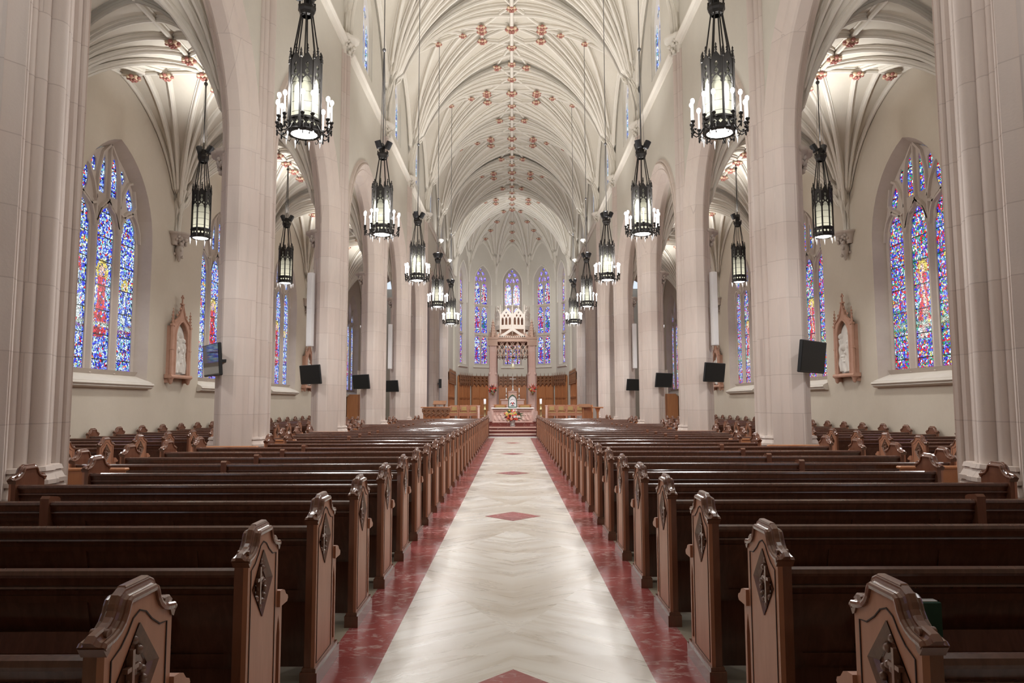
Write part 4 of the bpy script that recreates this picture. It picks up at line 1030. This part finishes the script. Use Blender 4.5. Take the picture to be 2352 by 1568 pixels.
arrangement('flower_spray', 'red and yellow flower spray hung on the right canopy column', (1.16, 41.45, 2.32), .24, .26, 16, .05, 9, 'wall', True)
# rose stone canopy
cn = thing('altar_canopy', 'tall rose stone Gothic canopy with a white traceried crown over the altar', 'canopy', (0, 42, F1))
for sx in (-1, 1):
    for yy in (0, 2.3):
        b = MB(); x = sx*1.14
        b.box((x, yy, .25), (.62, .62, .5)); b.box((x, yy, .06), (.7, .7, .12))
        b.prism([(x-.26, yy-.14), (x-.14, yy-.26), (x+.14, yy-.26), (x+.26, yy-.14), (x+.26, yy+.14), (x+.14, yy+.26), (x-.14, yy+.26), (x-.26, yy+.14)], .5, 2.65)
        b.prism([(x-.22, yy-.12), (x-.12, yy-.22), (x+.12, yy-.22), (x+.22, yy-.12), (x+.22, yy+.12), (x+.12, yy+.22), (x-.12, yy+.22), (x-.22, yy+.12)], 2.65, 4.3)
        for q in (-1, 1): b.lathe([(.05, .5), (.05, 4.3)], (x+q*.16, yy-.2, 0), 6); b.lathe([(.08, 2.6), (.10, 2.68), (.05, 2.75)], (x+q*.16, yy-.2, 0), 6)
        b.build('column', 'pinkm', cn)
        b = MB(); b.box((x, yy, 4.5), (.55, .55, .4)); b.box((x, yy, 4.75), (.60, .60, .13))
        for q in (-1, 1): pinnacle(b, x+q*.2, yy-.2, 4.72, .5, .05)
        b.lathe([(.17, 4.8), (.15, 4.95), (.10, 5.35), (.05, 5.7), (.01, 5.92)], (x, yy, 0), 6, 0, False)
        for i in range(6):
            for j in range(6): rr = .17-.022*i; b.ball((x+rr*cos(j*pi/3), yy+rr*sin(j*pi/3), 4.9+.16*i), .032, 0, 5, 3)
        b.build('pinnacle', 'canopy', cn)
def frontal():
    b = MB(); bar = [(-.022, -.04), (-.022, .04), (.022, .04), (.022, -.04)]; nn = lambda i, P, t: V((0, -1, 0))
    sw = lambda pts, k=1.0: b.sweep([(x, 0, z) for x, z in pts], [(a*k, c) for a, c in bar], nrm=nn)
    b.box((0, 0, 4.55), (1.86, .09, .06))
    for c in (-.62, 0, .62):
        for q in (-1, 1):
            sw([(c, 4.55), (c+q*.06, 4.38), (c+q*.17, 4.20), (c+q*.27, 4.07), (c+q*.31, 3.95)]); sw([(c+q*.31, 4.55), (c+q*.25, 4.38), (c+q*.14, 4.20), (c+q*.04, 4.05), (c, 3.86)])
            sw([(c+q*.155, 4.55), (c+q*.10, 4.46), (c+q*.03, 4.40), (c, 4.30)], .8); sw([(c+q*.17, 4.20), (c+q*.14, 4.05), (c+q*.19, 3.92), (c+q*.155, 3.76)], .8)
            sw([(c, 3.86), (c+q*.05, 3.76), (c+q*.11, 3.80), (c+q*.155, 3.72), (c+q*.2, 3.80), (c+q*.26, 3.76), (c+q*.31, 3.88)], .9)
            for x, z in ((c+q*.155, 3.68), (c+q*.05, 3.74), (c+q*.26, 3.74)): b.ball((x, 0, z), .032, 0, 5, 3, sz=1.4)
        sw([(c, 3.9), (c, 3.72)]); b.ball((c, 0, 3.69), .038, 0, 5, 3)
    for x, z in ((-.31, 3.42), (.31, 3.42), (-.93, 3.8), (.93, 3.8)):
        b.box((x, 0, (4.55+z+.15)/2), (.075, .1, 4.55-z-.15)); b.lathe([(.01, z-.06), (.05, z), (.03, z+.05), (.055, z+.1), (.045, z+.17)], (x, 0, 0), 6)
    return b
fp = frontal(); fpd = fp.data('hanging_tracery', ['canopy'])
link('hanging_tracery', fpd, cn, (0, -.12, 0)); link('hanging_tracery', fpd, cn, (0, 2.42, 0))
for sx in (-1, 1): link('hanging_tracery', fpd, cn, (sx*1.2, 1.15, 0), pi/2)
b = MB()
for yy in (-.14, 2.44):
    b.box((0, yy, 4.66), (1.8, .22, .16)); b.box((0, yy, 4.76), (1.8, .28, .05)); b.box((0, yy, 4.56), (1.8, .26, .04))
    for i in range(17): b.box((-.96+.12*i, yy-.05, 4.83), (.06, .06, .09))
for sx in (-1, 1): b.box((sx*1.2, 1.15, 4.66), (.22, 1.9, .16))
b.build('cornice', 'canopy', cn)
b = MB()
arc = [(-.85, 4.80), (-.60, 4.98), (-.35, 5.14), (-.15, 5.28), (0, 5.42), (.15, 5.28), (.35, 5.14), (.60, 4.98), (.85, 4.80)]
b.merge(plate(arc, [[(-.52, 4.84), (-.3, 5.0), (-.1, 5.12), (0, 5.18), (.1, 5.12), (.3, 5.0), (.52, 4.84)]], .12), lambda p: (p[0], p[1]-.16, p[2]))
b.build('front_gable', 'whitem', cn)
b = MB(); n8 = lambda r, z, y: [(r*cos(pi/8+i*pi/4), y+r*sin(pi/8+i*pi/4), z) for i in range(8)]
b.lathe([(1.35, 4.82), (1.0, 5.3)], (0, 1.15, 0), 4, a0=pi/4, a1=2*pi+pi/4, sm=False); b.box((0, 1.15, 4.8), (2.3, 2.5, .04)); b.lathe([(1.0, 5.28), (.001, 5.32)], (0, 1.15, 0), 8)
b.build('roof', 'canopy', cn)
cr = thing('x', 'x', 'x'); bpy.data.objects.remove(cr)
cw = .385
pnl = plate([(-cw, 5.30), (-cw, 6.1), (-cw*.9, 6.16), (-cw*.55, 6.34), (-.08, 6.46), (0, 6.52), (.08, 6.46), (cw*.55, 6.34), (cw*.9, 6.16), (cw, 6.1), (cw, 5.30)],
            [lighthole(x, .075, 5.56, 5.86, .3) for x in (-.23, 0, .23)]+[foil(-.12, 6.1, .06, .08, 3, 4), foil(.12, 6.1, .06, .08, 3, 4), foil(0, 6.28, .05, .06, 3, 4)], .07, .008)
pnld = pnl.data('crown_panel', ['whitem']); ci = cw/math.tan(pi/8)
for i in range(8):
    a = i*pi/4+pi/8; o = link('crown_panel', pnld, cn, (ci*sin(a), .95-ci*cos(a), 0), a)
    b = MB(); c = i*pi/4; rr = cw/sin(pi/8); x, y = rr*sin(c), .95-rr*cos(c)
    b.lathe([(.05, 5.1), (.055, 5.2), (.055, 6.25), (.07, 6.27), (.06, 6.3)], (x, y, 0), 6, 0, False); pinnacle(b, x, y, 6.28, .52, .045); b.lathe([(.003, 4.9), (.03, 5.06), (.05, 5.12)], (x, y, 0), 6); b.build('crown_pinnacle', 'whitem', cn)
    if True: 
        b = MB(); b.lathe([(.01, 6.5), (.03, 6.56), (.015, 6.6), (.06, 6.66), (.06, 6.7), (.01, 6.74)], (ci*sin(a), .95-ci*cos(a), 0), 6); b.build('finial', 'whitem', cn)
MB().lathe([(ci*.80, 5.3), (ci*.80, 6.2)], (0, .95, 0), 16, sm=True).build('crown_drum', 'terra', cn)
# tabernacle with crucifix and candlesticks
tb = thing('tabernacle', 'pink marble tabernacle tower with gilded door behind the altar', 'tabernacle', (0, 41.5, F1))
MB().box((0, .3, .55), (1.3, .6, 1.1), bev=.02).box((0, .3, 1.16), (1.42, .66, .07), bev=.015).build('side_shelf', 'pinkm', tb)
MB().prism([(-.24, 0), (-.24, 1.60), (-.15, 1.62), (-.08, 1.68), (0, 1.70), (.08, 1.68), (.15, 1.62), (.24, 1.60), (.24, 0)], -.05, .45, 'y').box((0, .2, 1.62), (.5, .54, .05)).build('tower', 'pinkm', tb)
MB().merge(plate(pointed(.12, .06, 1.35, 6, base=1.08), [], .03), lambda p: (p[0], p[1]-.06, p[2])).build('gilded_door', 'gold', tb)
cx_ = thing('crucifix', 'silver standing crucifix on top of the tabernacle', 'crucifix', (0.02, 41.65, 2.25))
MB().lathe([(.001, 0), (.10, 0), (.10, .02), (.05, .06), (.035, .14), (.055, .2), (.03, .26), (.02, .3)], n=10).build('foot', 'silver', cx_)
b = MB(); b.box((0, 0, .56), (.03, .025, .56)); b.box((0, 0, .66), (.30, .025, .03))
for x, z in ((-.16, .66), (.16, .66), (0, .85)): b.ball((x, 0, z), .035, 0, 6, 4, sy=.5)
b.build('cross', 'silver', cx_)
b = MB(); b.tube([(-.13, -.03, .68), (-.06, -.035, .64), (0, -.035, .63), (.06, -.035, .64), (.13, -.03, .68)], .011, 6); b.tube([(0, -.035, .65), (0, -.045, .56), (0.005, -.04, .50), (-.012, -.055, .42), (0, -.035, .32)], lambda i: [.02, .024, .02, .016, .009][i], 6); b.ball((.008, -.05, .685), .022, 0, 6, 4, sz=1.2); b.build('corpus', 'silver', cx_)
cs = None
for x, w_ in ((-.36, 'left'), (.38, 'right')):
    lab = 'silver candlestick with tall white candle %s of the tabernacle' % w_
    if cs is None:
        cs = thing('candlestick', lab, 'candlestick', (x, 41.65, 1.745), 0, 'silver candlesticks beside the tabernacle')
        MB().lathe([(.001, 0), (.08, 0), (.08, .02), (.03, .06), (.02, .1), (.06, .16), (.06, .2), (.02, .25), (.015, .36), (.04, .38)], n=10).build('stick', 'silver', cs)
        MB().lathe([(.028, .38), (.028, .64), (.001, .65)], n=8).build('candle', 'white', cs)
    else: copy_tree(cs, loc=(x, 41.65, 1.745), label=lab)
ps = None
for x, w_ in ((-1.44, 'left'), (1.47, 'right')):
    lab = 'tall brass candle stand with thick white candle %s of the altar' % w_
    if ps is None:
        ps = thing('candle_stand', lab, 'candle stand', (x, 37.5, .41), 0, 'brass candle stands flanking the altar')
        MB().lathe([(.001, 0), (.13, 0), (.13, .03), (.06, .07), (.055, .35), (.075, .38), (.055, .42), (.055, .72), (.09, .75), (.09, .79), (.055, .82), (.05, 1.02), (.08, 1.05), (.001, 1.06)], n=10).build('stand', 'brass', ps)
        MB().lathe([(.062, 1.06), (.062, 1.32), (.001, 1.325)], n=12).build('candle', 'paper', ps)
    else: copy_tree(ps, loc=(x, 37.5, .41), label=lab)
sl = thing('sanctuary_lamp', 'gilt glass sanctuary lamp hanging inside the canopy', 'lamp', (.03, 42.3, 3.55))
MB().box((0, 0, .02), (.2, .2, .04)).box((0, 0, .56), (.2, .2, .04)).box((-.09, -.09, .3), (.015, .015, .5)).box((.09, -.09, .3), (.015, .015, .5)).box((-.09, .09, .3), (.015, .015, .5)).box((.09, .09, .3), (.015, .015, .5)).build('cage', 'brass', sl)
MB().lathe([(.001, .1), (.05, .12), (.05, .3), (.001, .32)], n=8).build('glass', 'lglass', sl)
MB().lathe([(.10, .58), (.05, .68), (.01, .76)], n=4, sm=False).tube([(0, 0, .7), (0, 0, 2.3)], .006, 4).build('hanger', 'brass', sl)
# benches with gold cushions behind the altar
bn = None
for s in (-1, 1):
    lab = 'marble-armed seat with gold cushion behind the %s end of the altar' % SIDE[s]
    if bn is None:
        bn = thing('sanctuary_bench', lab, 'bench', (s*.66, 38.6, F1), 0, 'gold cushioned seats behind the altar')
        MB().box((0, .25, .25), (.66, .5, .5)).box((0, .46, .68), (.74, .06, .42)).build('frame', 'lwood', bn); MB().box((0, .40, .70), (.5, .07, .26), bev=.03).build('cushion', 'cushion', bn)
        for q in (-1, 1): MB().box((q*.40, .25, .40), (.12, .5, .80)).box((q*.40, .25, .82), (.16, .54, .04)).build('arm', 'pinkm', bn)
    else: copy_tree(bn, loc=(s*.66, 38.6, F1), label=lab)
# credence desk, lectern, chairs, ambo
dk = thing('carved_desk', 'wide carved oak desk with hanging cresting left of the altar steps', 'desk', (-3.65, 34.4, .41))
MB().box((0, .3, .44), (1.22, .6, .88)).box((-.3, -.02, .42), (.06, .05, .84)).box((.3, -.02, .42), (.06, .05, .84)).build('body', 'lwood', dk); MB().box((0, .3, .905), (1.44, .74, .05), bev=.01).build('top', 'lwood', dk)
b = MB().merge(plate([(-.66, .86), (-.66, .7)]+[(-.66+.11*i, .56 if i % 2 else .44) for i in range(1, 12)]+[(.66, .7), (.66, .86)], [foil(-.55+.22*i, .70, .06, .08, 4, 4) for i in range(6)], .05, .008), lambda p: (p[0], p[1]-.06, p[2]))
for i in range(12): b.ball((-.6+.11*i, -.1, .62+.03*(-1)**i), .035, 0, 5, 3)
b.build('carved_cresting', 'dwood', dk)
lt = thing('book_stand', 'sloping wooden book stand on the carved desk', 'lectern', (-3.50, 34.6, 1.34))
MB().prism([(-.12, .10), (-.12, .13), (.2, .30), (.2, .27)], -.31, .31, 'x').build('desk_top', 'dwood', lt)
for x in (-.22, .22): MB().box((x, .05, .08), (.06, .22, .16)).build('leg', 'dwood', lt)
ch = None
cx = [(-2.88, 'left side, half hidden by the carved desk'), (-2.49, 'left side, middle one'), (-2.0, 'left side, nearest the altar'), (2.02, 'right side, nearest the altar'), (2.56, 'right side, second from the altar'), (3.02, 'right side, third from the altar'), (3.45, 'right side, farthest from the altar beside the lectern')]
for i, (x, w_) in enumerate(cx):
    lab = 'oak sanctuary armchair with gold cushioned back, '+w_
    x2 = (-3.12, -2.6, -2.1, 2.1, 2.6, 3.1, 3.6)[i]
    if ch is None:
        ch = thing('sanctuary_chair', lab, 'chair', (x2, 38.2, F1), 0, 'oak chairs in the sanctuary')
        MB().box((0, .26, .42), (.46, .5, .05), bev=.01).box((0, .02, .36), (.46, .03, .07)).box((0, .02, .30), (.42, .03, .03)).build('seat', 'woodend', ch)
        MB().box((0, .26, .465), (.42, .44, .05), bev=.02).build('seat_cushion', 'cushion', ch)
        MB().box((0, .49, .68), (.48, .05, .36), bev=.02).build('backrest', 'woodend', ch); MB().box((0, .455, .67), (.27, .04, .22), bev=.018).build('back_cushion', 'cushion', ch)
        for sx in (-1, 1):
            for yy in (.03, .49): MB().box((sx*.225, yy, .30 if yy < .2 else .42), (.045, .045, .60 if yy < .2 else .84)).build('leg', 'woodend', ch)
            MB().box((sx*.225, .26, .62), (.05, .50, .035), bev=.008).build('arm', 'woodend', ch)
    else: copy_tree(ch, loc=(x2, 38.2, F1), label=lab)
for s in (-1, 1):
    o = thing('marble_post', 'slender rose marble post at the inner end of the %s chairs' % SIDE[s], 'post', (s*1.78, 38.0, F1)); MB().box((0, 0, .4), (.10, .14, .8)).build('shaft', 'pinkm', o); MB().box((0, 0, .82), (.14, .18, .05)).build('cap', 'pinkm', o)
o = thing('reading_desk', 'upright oak lectern with slanted book rest right of the altar', 'lectern', (3.62, 35.2, .41))
MB().box((.05, .3, .50), (.52, .04, 1.0)).prism([(0, 0), (0, .65), (.12, 1.02), (.32, 1.02), (.32, 0)], .27, .31, 'x').build('body', 'lwood', o)
MB().prism([(-.02, .88), (-.02, .91), (.32, 1.05), (.32, 1.02)], -.38, .20, 'x').build('book_rest', 'dwood', o); MB().box((-.16, .1, .44), (.05, .05, .88)).build('post', 'lwood', o)
o = thing('small_table', 'small oak pedestal table right of the oak lectern', 'table', (4.08, 34.6, .41)); MB().box((0, 0, .88), (.50, .4, .06), bev=.01).build('table_top', 'lwood', o); MB().lathe([(.07, 0), (.07, .66), (.09, .7), (.16, .84), (.16, .86)], n=4, sm=False, a0=pi/4, a1=2*pi+pi/4).build('pedestal', 'lwood', o)
o = thing('kneeling_stool', 'low carved oak stool in front of the right-hand chairs', 'stool', (2.98, 34.6, .41)); MB().box((0, 0, .1), (.22, .22, .2), bev=.01).build('body', 'lwood', o); MB().box((0, 0, .215), (.28, .26, .03), bev=.008).build('top', 'lwood', o)
# oak panelling round the apse
def panelling(name, w, label, loc, rz, n=3):
    root = thing(name, label, 'panelling', loc, rz, 'oak wall panelling of the apse')
    b = MB(); b.box((0, -.05, 1.55), (w, .1, 3.1))
    for i in range(n+1): b.box((-w/2+.05+(w-.1)*i/n, -.12, 1.3), (.08, .06, 2.6))
    for z in (.1, 1.35, 1.42): b.box((0, -.12, z), (w, .07, .05))
    b.build('panel', 'lwood', root)
    k = n*2; cwid = w/k; outl = [(-w/2, 3.15), (-w/2, 2.42)]
    for i in range(k):
        x0 = -w/2+cwid*i; outl += [(x0+cwid*.1, 2.36), (x0+cwid*.3, 2.5), (x0+cwid*.5, 2.56), (x0+cwid*.7, 2.5), (x0+cwid*.9, 2.36)]
    outl += [(w/2, 2.42), (w/2, 3.15)]; H = []
    for i in range(k): H += [foil(-w/2+cwid*(i+.5), 2.74, cwid*.3, .10, 4, 4), foil(-w/2+cwid*(i+.5), 2.98, cwid*.25, .08, 3, 4)]
    b = MB().merge(plate(outl, H, .06, .006), lambda p: (p[0], p[1]-.2, p[2])); b.box((0, -.15, 3.14), (w, .2, .06))
    for i in range(k+1): b.lathe([(.03, 2.4), (.03, 3.2), (.005, 3.42)], (-w/2+cwid*i, -.22, 0), 4, 0, False); b.ball((-w/2+cwid*i, -.22, 2.38), .05, 0, 5, 3)
    b.build('carved_cresting', 'dwood', root)
for i in range(5):
    p, q = AP[i], AP[i+1]; mx, my = (p[0]+q[0])/2, (p[1]+q[1])/2; rz = math.atan2(my-AY, mx)-pi/2
    panelling('wall_panelling', 2.3, 'tall oak panelling with carved cresting on the apse wall, %s section' % ['far right', 'right of centre', 'central', 'left of centre', 'far left'][i], (mx*.98, AY+(my-AY)*.98, F1), rz)
for s in (-1, 1): panelling('wall_panelling', 5.4, 'long straight run of oak panelling on the %s sanctuary wall' % SIDE[s], (s*4.58, 52.5, F1), -s*pi/2, 6)

# small fixtures set in the nave vault
vf = None
for i, y in enumerate(MID[5:8]):
    for s in (-1, 1):
        lab = 'small round fixture set in the nave vault, %s side, %s bay' % (SIDE[s], ['near dark', 'middle', 'far'][i])
        z = vault_h(1.75, .75, 4.5, H2, CL_Z, crownN, .83)
        if vf is None:
            vf = thing('ceiling_fixture', lab, 'fixture', (s*1.75, y-.75, z-.03)); MB().lathe([(.13, .03), (.15, 0), (.12, -.02), (.11, 0)], n=12).build('rim', 'white', vf); MB().lathe([(.11, -.005), (.001, -.012)], n=12).build('lens', 'screen', vf)
        else: copy_tree(vf, loc=(s*1.75, y-.75, z-.03), label=lab)
